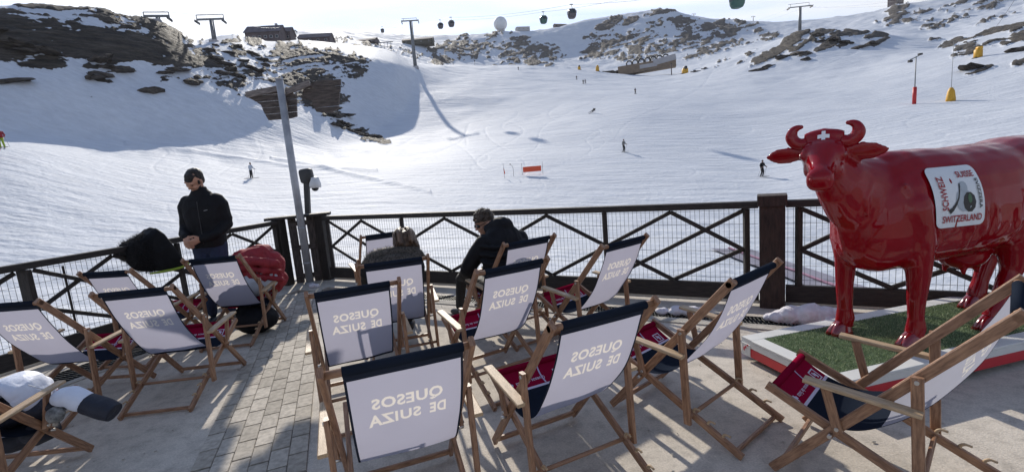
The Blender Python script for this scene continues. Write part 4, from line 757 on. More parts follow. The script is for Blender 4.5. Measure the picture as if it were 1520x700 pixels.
# ------------------------------------------------------------------ cow stand
from mathutils.bvhtree import BVHTree
PA = R(13.0); pex = Vector((math.cos(PA), math.sin(PA), 0)); pey = Vector((-math.sin(PA), math.cos(PA), 0)); PN = Vector((1.99, 2.77, 0)); PLn, PWd = 2.9, .89
def pp(a, b, z): return PN + pex * a + pey * b + Vector((0, 0, z))
st = thing('cow_stand', 'low white edged stand covered with green artificial grass under the red cow', 'stand', pp(PLn / 2, PWd / 2, 0)); SL_ = Vector(st.location)
def sb(name, a, b, w, h, m, up=(0, 0, 1), ch=.003, par=None): return MB().beam(a - SL_, b - SL_, w, h, up, ch).build(name, m, par or st)
sb('gap_shade', pp(.08, PWd / 2, .024), pp(PLn - .08, PWd / 2, .024), PWd - .16, .045, 'ink_black')  # black block stands for the shade in the gap under the stand
for b0 in (.012, PWd - .012):
    sb('red_side_panel', pp(0.026, b0, .083), pp(PLn - .026, b0, .083), .022, .072, 'plinth_red')
    sb('white_side_panel', pp(0.026, b0, .146), pp(PLn - .026, b0, .146), .024, .050, 'plinth_white')
for a0_ in (.012, PLn - .012):
    sb('red_side_panel', pp(a0_, 0, .083), pp(a0_, PWd, .083), .022, .072, 'plinth_red')
    sb('white_side_panel', pp(a0_, 0, .146), pp(a0_, PWd, .146), .024, .050, 'plinth_white')
for b0 in (.055, PWd - .055): sb('white_edge_board', pp(0.0, b0, .182), pp(PLn, b0, .182), .115, .018, 'plinth_white')
for a0_ in (.055, PLn - .055): sb('white_edge_board', pp(a0_, .113, .182), pp(a0_, PWd - .113, .182), .115, .018, 'plinth_white')
lp = sb('logo_patch', pp(-.003, PWd - .10, .10), pp(-.003, PWd - .005, .10), .006, .10, 'plinth_white')
for q in (.012, .03, .05): sb('logo_mark', pp(-.007, PWd - .03 - q, .09 + q), pp(-.007, PWd - .018 - q, .09 + q), .003, .035 - q * .4, 'plinth_red')
sb('turf_base', pp(.112, PWd / 2, .183), pp(PLn - .112, PWd / 2, .183), PWd - .226, .010, 'turf_base')
def turf_mat():
    m = bpy.data.materials.new('turf_blades'); m.use_nodes = True; t = m.node_tree; p = t.nodes['Principled BSDF']; p.inputs['Roughness'].default_value = .6
    a = N(t, 'ShaderNodeAttribute'); a.attribute_name = 'tint'; r = N(t, 'ShaderNodeValToRGB'); e = r.color_ramp.elements; e[0].color = (0.075, 0.14, 0.05, 1); e[1].color = (0.44, 0.50, 0.28, 1); t.links.new(a.outputs['Fac'], r.inputs[0]); t.links.new(r.outputs[0], p.inputs['Base Color']); return m
M['turf'] = turf_mat()
rg = np.random.default_rng(3); nb = 42000; ba = rg.uniform(.115, PLn - .115, nb); bb = rg.uniform(.115, PWd - .115, nb); th = rg.uniform(0, 6.28, nb); hh = rg.uniform(.008, .019, nb); wd = rg.uniform(.0010, .0022, nb)
lx = rg.normal(0, .006, nb); ly = rg.normal(0, .006, nb)
base = np.stack([ba * pex.x + bb * pey.x, ba * pex.y + bb * pey.y, np.full(nb, .187)], -1) + np.array(PN) - np.array(SL_)
w3 = np.stack([np.cos(th) * wd, np.sin(th) * wd, np.zeros(nb)], -1); tip = base + np.stack([lx, ly, hh], -1)
tv = np.stack([base - w3, base + w3, tip], 1).reshape(-1, 3); me = bpy.data.meshes.new('turf_blades'); me.vertices.add(nb * 3); me.vertices.foreach_set('co', tv.astype(np.float32).ravel())
me.loops.add(nb * 3); me.polygons.add(nb); me.loops.foreach_set('vertex_index', np.arange(nb * 3, dtype=np.int32)); me.polygons.foreach_set('loop_start', np.arange(0, nb * 3, 3, dtype=np.int32)); me.update(calc_edges=True)
at = me.attributes.new('tint', 'FLOAT', 'POINT'); at.data.foreach_set('value', np.repeat(rg.random(nb) ** 1.4, 3).astype(np.float32)); tag(link('turf_blades', me, 'turf', st), kind='stuff')

# ------------------------------------------------------------------ the red cow
CR = R(193.0); cow = thing('cow_statue', 'life size glossy red cow statue with horns standing on the green turf stand', 'statue', (3.2, 3.5, .192), CR)
b = MB(); Y_ = (0, 1, 0); Z_ = (0, 0, 1)
def sec(x, top, bot, hw, p=2.25, y=0): return ring((x, y, (top + bot) / 2), Y_, Z_, hw, (top - bot) / 2, 24, p)
b.loft([sec(.83, 1.03, .72, .09), sec(.80, 1.14, .63, .15), (sec(.72, 1.25, .56, .215)), sec(.60, 1.34, .53, .265), sec(.42, 1.40, .54, .30), sec(.2, 1.395, .55, .335), sec(0, 1.385, .55, .36), sec(-.25, 1.39, .56, .365), sec(-.45, 1.39, .60, .345), sec(-.65, 1.425, .68, .325), sec(-.85, 1.425, .76, .295), sec(-1.02, 1.385, .84, .24), sec(-1.12, 1.31, .92, .17), sec(-1.17, 1.2, 1.0, .09)])
# neck
h_ = Vector((.765, .645, 0)); e_ = Vector((-.645, .765, 0))
def nsec(c, d, a, bb_):
    d = Vector(d).normalized(); r_ = Vector((0, 0, 1)).cross(d).normalized(); u_ = d.cross(r_); return ring(c, r_, u_, a, bb_, 20)
b.loft([nsec((.50, 0, 1.03), (1, 0, .3), .23, .33), nsec((.68, 0, 1.08), (1, .05, .35), .20, .30), nsec((.82, .01, 1.15), (1, .1, .5), .165, .25), nsec((.93, .02, 1.24), (.8, .2, .7), .14, .20), nsec((1.00, .0, 1.34), (.6, .2, .8), .125, .15), nsec((1.02, -.01, 1.42), (.5, .2, .9), .115, .12)])
b.loft([ring((.98, .015, 1.16), e_, h_, .06, .10, 14), ring((.89, .0, 1.02), e_, h_, .055, .09, 14), ring((.80, 0, .86), Y_, (1, 0, 0), .06, .09, 14), ring((.74, 0, .70), Y_, (1, 0, 0), .07, .10, 14), ring((.66, 0, .585), Y_, (1, 0, 0), .06, .10, 14)])
# head
Q0 = Vector((.990, -.040, 1.425)); Q1 = Vector((1.240, .165, 1.268)); ud = (Q1 - Q0).normalized(); uu = ud.cross(e_).normalized(); uu = uu if uu.z > 0 else -uu
def hs(t, a, b_, dz=0, p=2.4): return ring(Q0 + (Q1 - Q0) * t + uu * dz, e_, uu, a, b_, 22, p)
b.loft([hs(-.24, .07, .07, -.01), hs(-.14, .115, .100, .0), hs(0, .132, .125), hs(.22, .130, .130, -.005), hs(.42, .100, .118, -.012), hs(.62, .074, .098, -.016), hs(.80, .068, .080, -.016), hs(.95, .079, .075, -.016, 2.6), hs(1.06, .075, .066, -.018, 2.6), hs(1.13, .050, .042, -.02)])
b.ell(Q0 + (Q1 - Q0) * .55 + uu * -.10, (.10, .06, .05), 14, 8, Matrix((ud, e_, uu)).transposed())
for s in (-1, 1):
    b.ell(Q0 + (Q1 - Q0) * .30 + e_ * .112 * s + uu * .040, (.040, .026, .032), 12, 8, Matrix((ud, e_, uu)).transposed())
    b.ell(Q0 + (Q1 - Q0) * .20 + e_ * .098 * s + uu * .078, (.050, .030, .022), 12, 8, Matrix((ud, e_, uu)).transposed())
    b.ell(Q0 + (Q1 - Q0) * .35 + e_ * .085 * s + uu * -.05, (.09, .035, .06), 12, 8, Matrix((ud, e_, uu)).transposed())
    b.ell(Q0 + (Q1 - Q0) * 1.0 + e_ * .047 * s + uu * .022, (.035, .026, .024), 12, 8, Matrix((ud, e_, uu)).transposed())
    # ear: leaf shaped, reaching out sideways
    c0 = Q0 + e_ * .10 * s + uu * .012 + ud * .02; ears = []
    for t, ra, rb_ in ((0, .024, .026), (.18, .028, .050), (.42, .024, .074), (.68, .020, .068), (.88, .015, .040), (1.0, .007, .012)):
        ears.append(ring(c0 + e_ * .265 * t * s + Vector((0, 0, -.02 * t)) - ud * .02 * t, ud, uu, ra, rb_, 14))
    b.loft(ears)
b.tube([Q0 + e_ * k - ud * .02 + uu * (.105 + .018 * (1 - abs(k) / .12)) for k in (-.115, -.06, 0, .06, .115)], [.042, .05, .052, .05, .042], 14)
# legs, lumps of muscle
def leg(pts): limb(b, [(x, y, z, r * (.92 if z < .7 else 1)) for x, y, z, r in pts], 14)
leg([(.50, .16, 1.00, .16), (.44, .185, .76, .125), (.415, .195, .60, .088), (.42, .20, .42, .072), (.425, .20, .36, .066), (.425, .20, .20, .054), (.42, .20, .125, .068), (.435, .20, .075, .064)])
leg([(.58, -.15, 1.00, .16), (.62, -.165, .76, .120), (.63, -.175, .60, .082), (.63, -.18, .42, .069), (.63, -.18, .36, .063), (.62, -.18, .20, .052), (.615, -.18, .125, .066), (.63, -.18, .075, .062)])
leg([(-.72, .17, 1.05, .21), (-.56, .185, .80, .17), (-.50, .19, .64, .125), (-.52, .19, .47, .090), (-.50, .19, .41, .076), (-.40, .19, .22, .060), (-.36, .19, .13, .072), (-.34, .19, .075, .068)])
leg([(-.80, -.16, 1.05, .20), (-.76, -.18, .80, .16), (-.80, -.185, .62, .12), (-.90, -.185, .46, .090), (-.88, -.185, .40, .076), (-.81, -.185, .22, .060), (-.78, -.185, .13, .072), (-.76, -.185, .075, .068)])
for s in (-1, 1):
    b.ell((.47, .17 * s, 1.00), (.17, .125, .26), 16, 10); b.ell((.36, .205 * s, .90), (.16, .10, .15), 16, 10); b.ell((-.56, .20 * s, 1.25), (.10, .085, .09), 14, 8)
    b.ell((-.82, .15 * s, 1.12), (.24, .14, .22), 16, 10); b.ell((-.98, .08 * s, 1.30), (.11, .08, .07), 14, 8); b.ell((-.42, .22 * s, .83), (.16, .10, .20), 14, 8)
b.ell((-.30, 0, .56), (.20, .15, .13), 16, 10); b.ell((.45, 0, 1.30), (.22, .12, .10), 14, 8)
for x in (-.22, -.36):
    for s in (-1, 1): limb(b, [(x, .06 * s, .50, .028), (x, .065 * s, .41, .018)], 10)
b.tube([(-1.10, 0, 1.36), (-1.19, 0, 1.30), (-1.22, 0, 1.1), (-1.21, 0, .8), (-1.2, 0, .62)], [.05, .035, .026, .022, .03], 12); b.ell((-1.2, 0, .52), (.05, .05, .14), 12, 8)
# brow bone, shoulder ridge and rib relief
for i in range(6):
    x = .17 - i * .105; b.tube([(x + .03, .300, 1.13), (x + .0, .345, .98), (x - .03, .335, .82), (x - .04, .27, .68)], [.012, .020, .020, .010], 8)
    b.tube([(x + .03, -.300, 1.13), (x + .0, -.345, .98), (x - .03, -.335, .82), (x - .04, -.27, .68)], [.012, .020, .020, .010], 8)
def vein(pts, r=.012): b.tube(pts, [r * .6] + [r] * (len(pts) - 2) + [r * .6], 8)
vein([(.62, .235, 1.18), (.55, .27, 1.0), (.50, .262, .84), (.46, .25, .72)], .016); vein([(.80, .165, 1.20), (.86, .17, 1.10), (.84, .18, .95)], .014)
vein([(.33, .30, 1.20), (.28, .335, 1.02), (.30, .33, .84), (.38, .28, .72)], .012); vein([(-.50, .28, 1.28), (-.62, .31, 1.10), (-.60, .30, .92), (-.50, .26, .80)], .016); vein([(-.30, .32, .80), (-.42, .28, .72), (-.52, .25, .70)], .014)
def cow_post(me):
    c, n = np_verts(me); c = c + n * (npn(c, 5.5) * .005 + npn(c, 12, (4, 1, 0)) * .002)[:, None]; me.vertices.foreach_set('co', c.astype(np.float32).ravel()); me.update()
cb = voxel('cow_body', b, 'cow_red', cow, .0135, 8, .5, post=cow_post)
bv = BVHTree.FromPolygons([tuple(v.co) for v in cb.data.vertices], [tuple(p.vertices) for p in cb.data.polygons])
for s in (-1, 1):
    hb = MB(); P_ = [Q0 + e_ * a * s + uu * u + Vector((0, 0, z)) for a, u, z in ((.095, .080, .0), (.135, .075, .0), (.170, .080, .012), (.190, .085, .036), (.191, .090, .062), (.178, .095, .086), (.156, .095, .100), (.134, .095, .104))]
    hb.tube([p for p in catmull(P_, 4)], [.045 - .005 * i / 14 if i < 14 else .040 - .026 * (i - 14) / 14 for i in range(29)], 18); hb.ell(P_[-1], (.014,) * 3, 10, 6); hb.build('horn', 'cow_red', cow)
    MB().ell(Q0 + (Q1 - Q0) * .31 + e_ * .122 * s + uu * .040, (.022, .018, .020), 14, 8, Matrix((ud, e_, uu)).transposed()).build('eye', 'cow_hoof', cow)
    MB().ell(Q0 + (Q1 - Q0) * 1.08 + e_ * .045 * s + uu * .010, (.016, .014, .014), 12, 8, Matrix((ud, e_, uu)).transposed()).build('nostril', 'ink_red', cow)
for x, y, f in ((.455, .20, 0), (.65, -.18, 0), (-.31, .19, 0), (-.73, -.185, 0)):
    hb = MB()
    for s in (-1, 1): hb.loft([ring((x + dx_, y + (s * .036) * (1 - .25 * k), z), (1, .12 * -s, 0), (0, 1, 0), a, c, 16, 2.3) for k, (dx_, z, a, c) in enumerate(((.030, .0, .088, .036), (.026, .03, .084, .035), (.008, .075, .066, .032), (-.006, .105, .045, .028)))])
    limb(hb, [(x - .045, y - .03, .085, .022), (x - .06, y - .035, .07, .016)], 8); limb(hb, [(x - .045, y + .03, .085, .022), (x - .06, y + .035, .07, .016)], 8)
    hb.build('hoof', 'cow_hoof', cow)
def cast(o, d, off): 
    hit, n, i, dist = bv.ray_cast(Vector(o), Vector(d))
    return (hit + n * off) if hit else None
# white cross on the forehead
cz = []
fc = Q0 + (Q1 - Q0) * .08 + uu * .30
def on_face(a, c): return cast(fc + e_ * a + ud * c, -uu, .003)
xs = [-.034, -.011, .011, .034]; ys = [-.026, -.009, .009, .026]; cm = MB()
for i in range(3):
    for j in range(3):
        if (i == 1) or (j == 1):
            q = [on_face(xs[i + p], ys[j + r_]) for p, r_ in ((0, 0), (1, 0), (1, 1), (0, 1))]
            if all(q): cm.add(q, [[0, 1, 2, 3]])
cm.build('white_cross', 'cow_white', cow)
# printed panel on the near flank
def flank(u, v, off=.004):
    p = cast((.465 - .365 * u + .03 * v - .02, 1.2, .862 + .405 * v), (0, -1, 0), off); return p if p else Vector((.465 - .365 * u, .35, .862 + .405 * v))
_fc = {}
_P = []
for j_ in range(25):
    for i_ in range(25):
        q_ = cast((.465 - .365 * i_ / 24 + .03 * j_ / 24 - .02, 1.2, .862 + .405 * j_ / 24), (0, -1, 0), 0)
        if q_: _P.append((i_ / 24, j_ / 24, q_.y))
_P = np.array(_P); 
def _bas(u, v): return np.stack([u ** a * v ** b_ for a in range(4) for b_ in range(4) if a + b_ <= 3], -1)
_cf = np.linalg.lstsq(_bas(_P[:, 0], _P[:, 1]), _P[:, 2], rcond=None)[0]; _rs = _P[:, 2] - _bas(_P[:, 0], _P[:, 1]) @ _cf; _up = float(np.percentile(_rs, 98))
def fl_s(u, v, off):      # smooth plate that follows the flank
    return Vector((.465 - .365 * u + .03 * v - .02, float(_bas(np.array([u]), np.array([v]))[0] @ _cf) + _up + off * .5, .862 + .405 * v))
def rrect(u, v, r=.09):
    dx_ = max(abs(u - .5) - (.5 - r), 0); dy_ = max(abs(v - .5) - (.5 - r), 0); return math.hypot(dx_, dy_) <= r + 1e-6
sm = MB(); n = 26; ringp = []
def rr_pt(k, N_, r=.10, inset=0.0):
    # point on a rounded square outline
    t = k / N_ * 4; side = int(t) % 4; f = t - int(t); c = [(1, 1), (0, 1), (0, 0), (1, 0)][side]; nx = [(0, 1), (0, 0), (1, 0), (1, 1)][side]
    u, v = c[0] + (nx[0] - c[0]) * f, c[1] + (nx[1] - c[1]) * f; u = (u - .5) * (1 - 2 * inset) + .5; v = (v - .5) * (1 - 2 * inset) + .5
    for _ in range(1):
        cu = min(max(u, r + inset), 1 - r - inset); cv_ = min(max(v, r + inset), 1 - r - inset); d = math.hypot(u - cu, v - cv_)
        if d > r and (u - cu) and (v - cv_): u = cu + (u - cu) * r / d; v = cv_ + (v - cv_) * r / d
    return u, v
G_ = 30; vs = []; 
for j in range(G_ + 1):
    for i in range(G_ + 1):
        u, v = i / G_, j / G_; r = .11; cu = min(max(u, r), 1 - r); cv_ = min(max(v, r), 1 - r); d = math.hypot(u - cu, v - cv_)
        if d > r: u = cu + (u - cu) * r / d; v = cv_ + (v - cv_) * r / d
        vs.append(fl_s(u, v, .005))
sm.add(vs, [[j * (G_ + 1) + i, j * (G_ + 1) + i + 1, (j + 1) * (G_ + 1) + i + 1, (j + 1) * (G_ + 1) + i] for j in range(G_) for i in range(G_)], None, True)
sp = sm.build('printed_panel', 'sticker', cow)
def panel_text(body, u0, v0, w_, h_, rot, m):
    vs, fs = text_mesh(body, 1, .02); tb = bmesh.new(); bvs = [tb.verts.new(v) for v in vs]
    for f in fs:
        try: tb.faces.new([bvs[q] for q in f])
        except ValueError: pass
    bmesh.ops.triangulate(tb, faces=tb.faces[:]); bmesh.ops.subdivide_edges(tb, edges=[e for e in tb.edges if e.calc_length() > .12], cuts=2, use_grid_fill=True); bmesh.ops.triangulate(tb, faces=tb.faces[:]); tb.verts.index_update()
    vs = [tuple(v.co) for v in tb.verts]; fs = [[v.index for v in f.verts] for f in tb.faces]; tb.free()
    V = np.array([v[:2] for v in vs]); mn = V.min(0); mxx = V.max(0); V = (V - (mn + mxx) / 2) / (mxx - mn) * np.array([w_, h_]); c, s = math.cos(rot), math.sin(rot)
    mb = MB(); mb.add([fl_s(u0 + (x * c - y * s), v0 + (x * s + y * c), .0145) for x, y in V], fs); mb.build('lettering', m, sp)
panel_text('SCHWEIZ', .19, .57, .56, .125, R(90), 'ink_red'); panel_text('SWITZERLAND', .52, .14, .80, .115, 0, 'ink_red'); panel_text('SUISSE', .72, .86, .36, .10, 0, 'ink_red'); panel_text('SVIZZERA', .90, .53, .50, .07, R(-90), 'ink_black')
def panel_poly(pts, name, m, off=.0115):
    mb = MB(); c = (sum(p[0] for p in pts) / len(pts), sum(p[1] for p in pts) / len(pts)); vs = [fl_s(*p, off) for p in pts] + [fl_s(*c, off)]; mb.add(vs, [[i, (i + 1) % len(pts), len(pts)] for i in range(len(pts))]); mb.build(name, m, sp)
def stroke(pts, ws):
    L_, R_ = [], []
    for i, p in enumerate(pts):
        a, c = pts[max(i - 1, 0)], pts[min(i + 1, len(pts) - 1)]; d = math.hypot(c[0] - a[0], c[1] - a[1]); nx, ny = -(c[1] - a[1]) / d, (c[0] - a[0]) / d; w_ = ws[i]; L_.append((p[0] + nx * w_, p[1] + ny * w_)); R_.append((p[0] - nx * w_, p[1] - ny * w_))
    mb = MB(); n = len(pts); mb.add([fl_s(*p, .012) for p in L_ + R_], [[i, i + 1, n + i + 1, n + i] for i in range(n - 1)]); return mb
stroke([(.53, .72), (.50, .60), (.46, .48), (.40, .38), (.33, .30), (.26, .26)], [.010, .012, .014, .020, .030, .042]).build('horn_drawing', 'ink_black', sp)
panel_poly([(.55 + .16 * math.cos(t * .3142 * 2) * 1.0 + .02, .44 + .20 * math.sin(t * .3142 * 2)) for t in range(10)], 'oval_drawing', 'ink_grey')
panel_poly([(.67 + .13 * math.cos(t * .3142 * 2), .40 + .17 * math.sin(t * .3142 * 2)) for t in range(10)], 'figure_drawing', 'ink_black', .0125)
panel_poly([(.60 + .07 * math.cos(t * .628), .66 + .09 * math.sin(t * .628)) for t in range(10)], 'head_drawing', 'ink_grey', .0130); panel_poly([(.68 + .04 * math.cos(t * .628), .46 + .08 * math.sin(t * .628)) for t in range(10)], 'green_drawing', 'ink_green', .0135)

# ------------------------------------------------------------------ people
def hand(mb, w_, d, n, s=1.0, curl=.5, side=1):
    """w_ wrist, d towards the fingertips, n palm normal"""
    d = Vector(d).normalized(); n = Vector(n); n = (n - d * n.dot(d)).normalized(); l = d.cross(n) * side; w_ = Vector(w_)
    mb.loft([ring(w_ + d * x * s, l, n, a * s, c * s, 10) for x, a, c in ((0, .026, .020), (.03, .036, .018), (.07, .042, .015), (.09, .040, .012))])
    for i, (o, L_) in enumerate(((-.030, .062), (-.010, .075), (.010, .080), (.029, .070))):
        p = w_ + (d * .085 + l * o) * s; q = p + (d * math.cos(curl * .6) + n * math.sin(curl * .6)) * L_ * .45 * s; r_ = q + (d * math.cos(curl * 1.6) + n * math.sin(curl * 1.6)) * L_ * .55 * s
        limb(mb, [(*p, .0095 * s), (*q, .0088 * s), (*r_, .0072 * s)], 8)
    p = w_ + (d * .025 + l * .032) * s; q = p + (d * .6 + l * .7 + n * .25) * .036 * s; r_ = q + (d * .9 + l * .15 + n * .4) * .032 * s
    limb(mb, [(*p, .013 * s), (*q, .0105 * s), (*r_, .0085 * s)], 8)
def head(mb, c, f, up, s=1.0):
    """skull, jaw, nose, ears, neck joint; f = facing, up = crown direction"""
    f = Vector(f).normalized(); up = Vector(up); up = (up - f * up.dot(f)).normalized(); l = up.cross(f); rot = Matrix((f, l, up)).transposed(); c = Vector(c)
    def P(x, y, z): return c + (f * x + l * y + up * z) * s
    mb.ell(P(-.012, 0, .025), (.098 * s, .076 * s, .098 * s), 18, 12, rot); mb.ell(P(.022, 0, -.035), (.068 * s, .060 * s, .085 * s), 16, 10, rot); mb.ell(P(.062, 0, -.092), (.028 * s, .030 * s, .022 * s), 10, 8, rot)
    limb(mb, [(*P(.082, 0, .012), .010 * s), (*P(.103, 0, -.022), .014 * s)], 8); mb.ell(P(.074, 0, .034), (.022 * s, .055 * s, .014 * s), 12, 6, rot); mb.ell(P(.080, 0, -.057), (.014 * s, .026 * s, .009 * s), 10, 6, rot)
    for k in (-1, 1): mb.ell(P(-.008, .076 * k, -.008), (.020 * s, .010 * s, .032 * s), 10, 8, rot); mb.ell(P(.060, .038 * k, -.025), (.026 * s, .022 * s, .022 * s), 10, 8, rot)
    return P, rot
def shoe(mb, a, d, s=1.0):
    a = Vector(a); d = Vector(d).normalized(); l = Vector((0, 0, 1)).cross(d)
    mb.loft([ring(a + d * x * s + Vector((0, 0, z * s)), l, (0, 0, 1), w_ * s, h * s, 12, 2.6) for x, z, w_, h in ((-.075, .04, .030, .038), (-.04, .045, .040, .045), (.04, .04, .043, .040), (.11, .033, .047, .032), (.165, .028, .040, .026), (.19, .024, .022, .018))])

# man standing by the railing
man = thing('person', 'standing man in a black zip jacket and blue jeans looking down at his hands', 'person', (-3.86, 5.98, .0), R(-80)); S = 1.125
def sc(*p): return (p[0] * S, p[1] * S * .84, p[2] * S) + tuple(q * S for q in p[3:])
b = MB()
for s, kx in ((1, .03), (-1, -.02)): limb(b, [sc(0, .10 * s, .93, .098), sc(.02 + kx, .115 * s, .52, .068), sc(kx, .125 * s, .46, .066), sc(-.01 + kx, .13 * s, .12, .050)], 14)
b.ell(sc(-.01, 0, .93), sc(.125, .165, .12), 18, 10); b.ell(sc(-.06, .07, .88), sc(.09, .09, .10), 12, 8); b.ell(sc(-.06, -.07, .88), sc(.09, .09, .10), 12, 8)
voxel('jeans', b, 'jeans', man, .012, 5, post=lambda me: crumple(me, .007, 9, 6))
b = MB(); b.loft([ring(sc(x, 0, z), (0, 1, 0), (1, 0, .0), a * S, c * S, 22, 2.3) for z, x, a, c in ((.90, .0, .175, .130), (.96, .0, .182, .138), (1.08, .0, .176, .130), (1.22, .0, .198, .138), (1.36, -.005, .215, .135), (1.44, -.01, .195, .115), (1.49, -.005, .12, .09), (1.55, .005, .072, .070), (1.575, .01, .066, .066))])
limb(b, [sc(-.01, .165, 1.415, .082), sc(-.01, .215, 1.36, .078), sc(-.01, .255, 1.20, .062), sc(.0, .262, 1.14, .060), sc(.13, .17, 1.045, .052), sc(.195, .02, 1.02, .044)], 14)
limb(b, [sc(-.01, -.165, 1.415, .082), sc(-.01, -.215, 1.36, .078), sc(-.02, -.250, 1.20, .062), sc(-.01, -.252, 1.14, .060), sc(.09, -.24, 1.08, .052), sc(.165, -.18, 1.06, .044)], 14)
for z in (1.03, 1.18): b.tube([sc(.13 * math.cos(t), .19 * math.sin(t), z + .01 * math.sin(t * 5)) for t in [k * .35 - 1.6 for k in range(10)]], .012, 6)
jk = voxel('jacket', b, 'jacket_black', man, .010, 4, post=lambda me: crumple(me, .008, 7, 1))
MB().beam(sc(.148, .002, .95), sc(.125, .002, 1.42), .012, .006, up=(0, 1, 0)).build('zip', 'black_plastic', jk); MB().beam(sc(.142, .075, 1.315), sc(.138, .115, 1.32), .004, .012, up=(1, 0, 0)).build('chest_emblem', 'white_plastic', jk)
b = MB(); limb(b, [sc(.0, 0, 1.50, .055), sc(.025, 0, 1.60, .054)], 12); HF = Vector((.66, -.34, -.66)); P, rot = head(b, sc(.075, -.010, 1.650), HF, (.75, 0, .65), S)
for w_, d, n, sd_ in (((.20, .015, 1.02), (.45, -.80, -.35), (-.5, -.5, .3), -1), ((.17, -.18, 1.06), (.45, .25, -.85), (-.6, .3, -.4), 1)): hand(b, sc(*w_), d, n, S * 1.05, .7, sd_)
for s in (-1, 1): limb(b, [sc(0, 0, 1.50, .045), sc(0, .17 * s, 1.40, .045), sc(-.01, .25 * s, 1.16, .036), sc(.09, .20 * s, 1.07, .032), sc(*((.20, .015, 1.02) if s > 0 else (.17, -.18, 1.06)), .028)], 10)
voxel('body', b, 'skin', man, .0065, 2)
b = MB(); b.ell(P(-.032, 0, .034), (.094 * S, .080 * S, .094 * S), 20, 12, rot); b.ell(P(-.050, 0, -.02), (.058 * S, .074 * S, .070 * S), 16, 10, rot); b.ell(P(.010, 0, .082), (.062 * S, .058 * S, .040 * S), 14, 8, rot); b.ell(P(.058, 0, .062), (.030 * S, .045 * S, .024 * S), 12, 8, rot)
for k in (-1, 1): b.ell(P(.012, .070 * k, .010), (.022 * S, .012 * S, .035 * S), 10, 8, rot)
voxel('hair', b, 'hair_dark', man, .006, 1, post=lambda me: crumple(me, .005, 28, 2))
b = MB(); b.ell(P(.056, 0, -.095), (.032 * S, .034 * S, .022 * S), 12, 8, rot)
for k in (-1, 1): b.ell(P(.020, .048 * k, -.068), (.034 * S, .014 * S, .034 * S), 10, 8, rot)
b.tube([P(.080, .030, -.043), P(.096, 0, -.042), P(.080, -.030, -.043)], .005, 6); voxel('beard', b, 'hair_dark', man, .006, 1)
for k in (-1, 1):
    MB().ell(P(.079, .032 * k, .010), (.006, .011, .0035), 10, 6, rot).build('eye', 'hair_dark', man); MB().tube([P(.088, .014 * k, .034), P(.085, .044 * k, .033)], .002, 6).build('eyebrow', 'hair_dark', man)
for s, kx in ((1, .03), (-1, -.02)): b = MB(); shoe(b, sc(kx, .13 * s, .0), (1, .15 * s, 0), S); b.build('shoe', 'shoe', man)

# woman bent forward in her chair
wo = thing('person', 'seated woman seen from behind, brown hair tied back, dark coat with a furry hood', 'person', CHO['C3'].location, R(106.1))
b = MB(); limb(b, [(-.30, .02, .47, .150), (-.10, .0, .62, .165), (.10, -.03, .76, .170)], 16); limb(b, [(.10, .20, .82, .085), (.12, -.24, .82, .085)], 14)
b.loft([ring((x, y, z), (0, 1, 0), (-.55, 0, .83), a, c, 20) for x, y, z, a, c in ((-.36, 0, .44, .19, .12), (-.22, 0, .54, .20, .14), (-.05, -.01, .68, .215, .15), (.08, -.02, .78, .24, .14), (.16, -.03, .85, .17, .11))])
limb(b, [(.11, .22, .80, .078), (.26, .26, .62, .062), (.42, .16, .56, .05)], 12); limb(b, [(.12, -.25, .80, .078), (.27, -.28, .62, .062), (.42, -.18, .56, .05)], 12)
b.ell((.12, -.22, .74), (.16, .12, .12), 12, 8)
voxel('coat', b, 'jacket_black', wo, .012, 5, post=lambda me: crumple(me, .009, 8, 3))
b = MB()
for s in (-1, 1): limb(b, [(-.28, .10 * s, .43, .095), (.28, .13 * s, .50, .070), (.36, .13 * s, .44, .062), (.42, .14 * s, .12, .045)], 12)
voxel('trousers', b, 'trousers_black', wo, .012, 4)
b = MB(); b.tube([(.06 + .05 * math.cos(t) - .02, -.04 + .25 * math.sin(t), .885 + .05 * math.cos(t)) for t in [k * 6.283 / 16 for k in range(17)]], .058, 12)
b.ell((.02, -.03, .86), (.10, .25, .07), 16, 8)
hd_ = voxel('fur_hood', b, 'fur_dark', wo, .014, 3)
def fur(o, m, n=3500, L_=.03, seed=1, wdt=.0012, name='fur_tufts', filt=None):
    r_ = np.random.default_rng(seed); me = o.data; nv = len(me.vertices); idx = r_.integers(0, nv, n); mb = MB()
    for i in idx:
        v = me.vertices[int(i)]; p = v.co; nn = v.normal
        if filt and not filt(p): continue
        d = (nn + Vector(r_.normal(0, .45, 3))).normalized(); sdv = d.cross(Vector((0, 0, 1)))
        if sdv.length < .01: continue
        sdv.normalize(); mb.add([p - sdv * wdt, p + sdv * wdt, p + d * L_ * r_.uniform(.5, 1.2)], [[0, 1, 2]])
    q = mb.build(name, m, o); return tag(q, kind='stuff')
fur(hd_, 'fur_dark', 5000, .035)
b = MB(); P, rot = head(b, (.22, -.17, .98), (.60, .05, -.60), (.65, 0, .70), 1.14); limb(b, [(.10, -.07, .84, .055), (.18, -.14, .94, .055)], 12)
hand(b, (.44, .15, .55), (.7, -.5, -.2), (0, 0, -1), 1, .6, 1); hand(b, (.44, -.17, .55), (.7, .5, -.2), (0, 0, -1), 1, .6, -1)
for s in (-1, 1): limb(b, [(.12, -.08, .86, .045), (.11, .19 * s, .80, .045), (.26, .25 * s, .62, .036), (.44, .16 * s, .55, .028)], 10)
voxel('body', b, 'skin', wo, .007, 2)
b = MB(); b.ell(P(-.025, 0, .03), (.115, .098, .112), 20, 12, rot); b.ell(P(-.07, 0, -.02), (.07, .085, .09), 16, 10, rot)
rr0 = random.Random(5); b.ell(P(-.03, 0, .095), (.085, .075, .055), 16, 8, rot); b.ell(P(-.03, -.02, .03), (.118, .098, .10), 18, 10, rot)
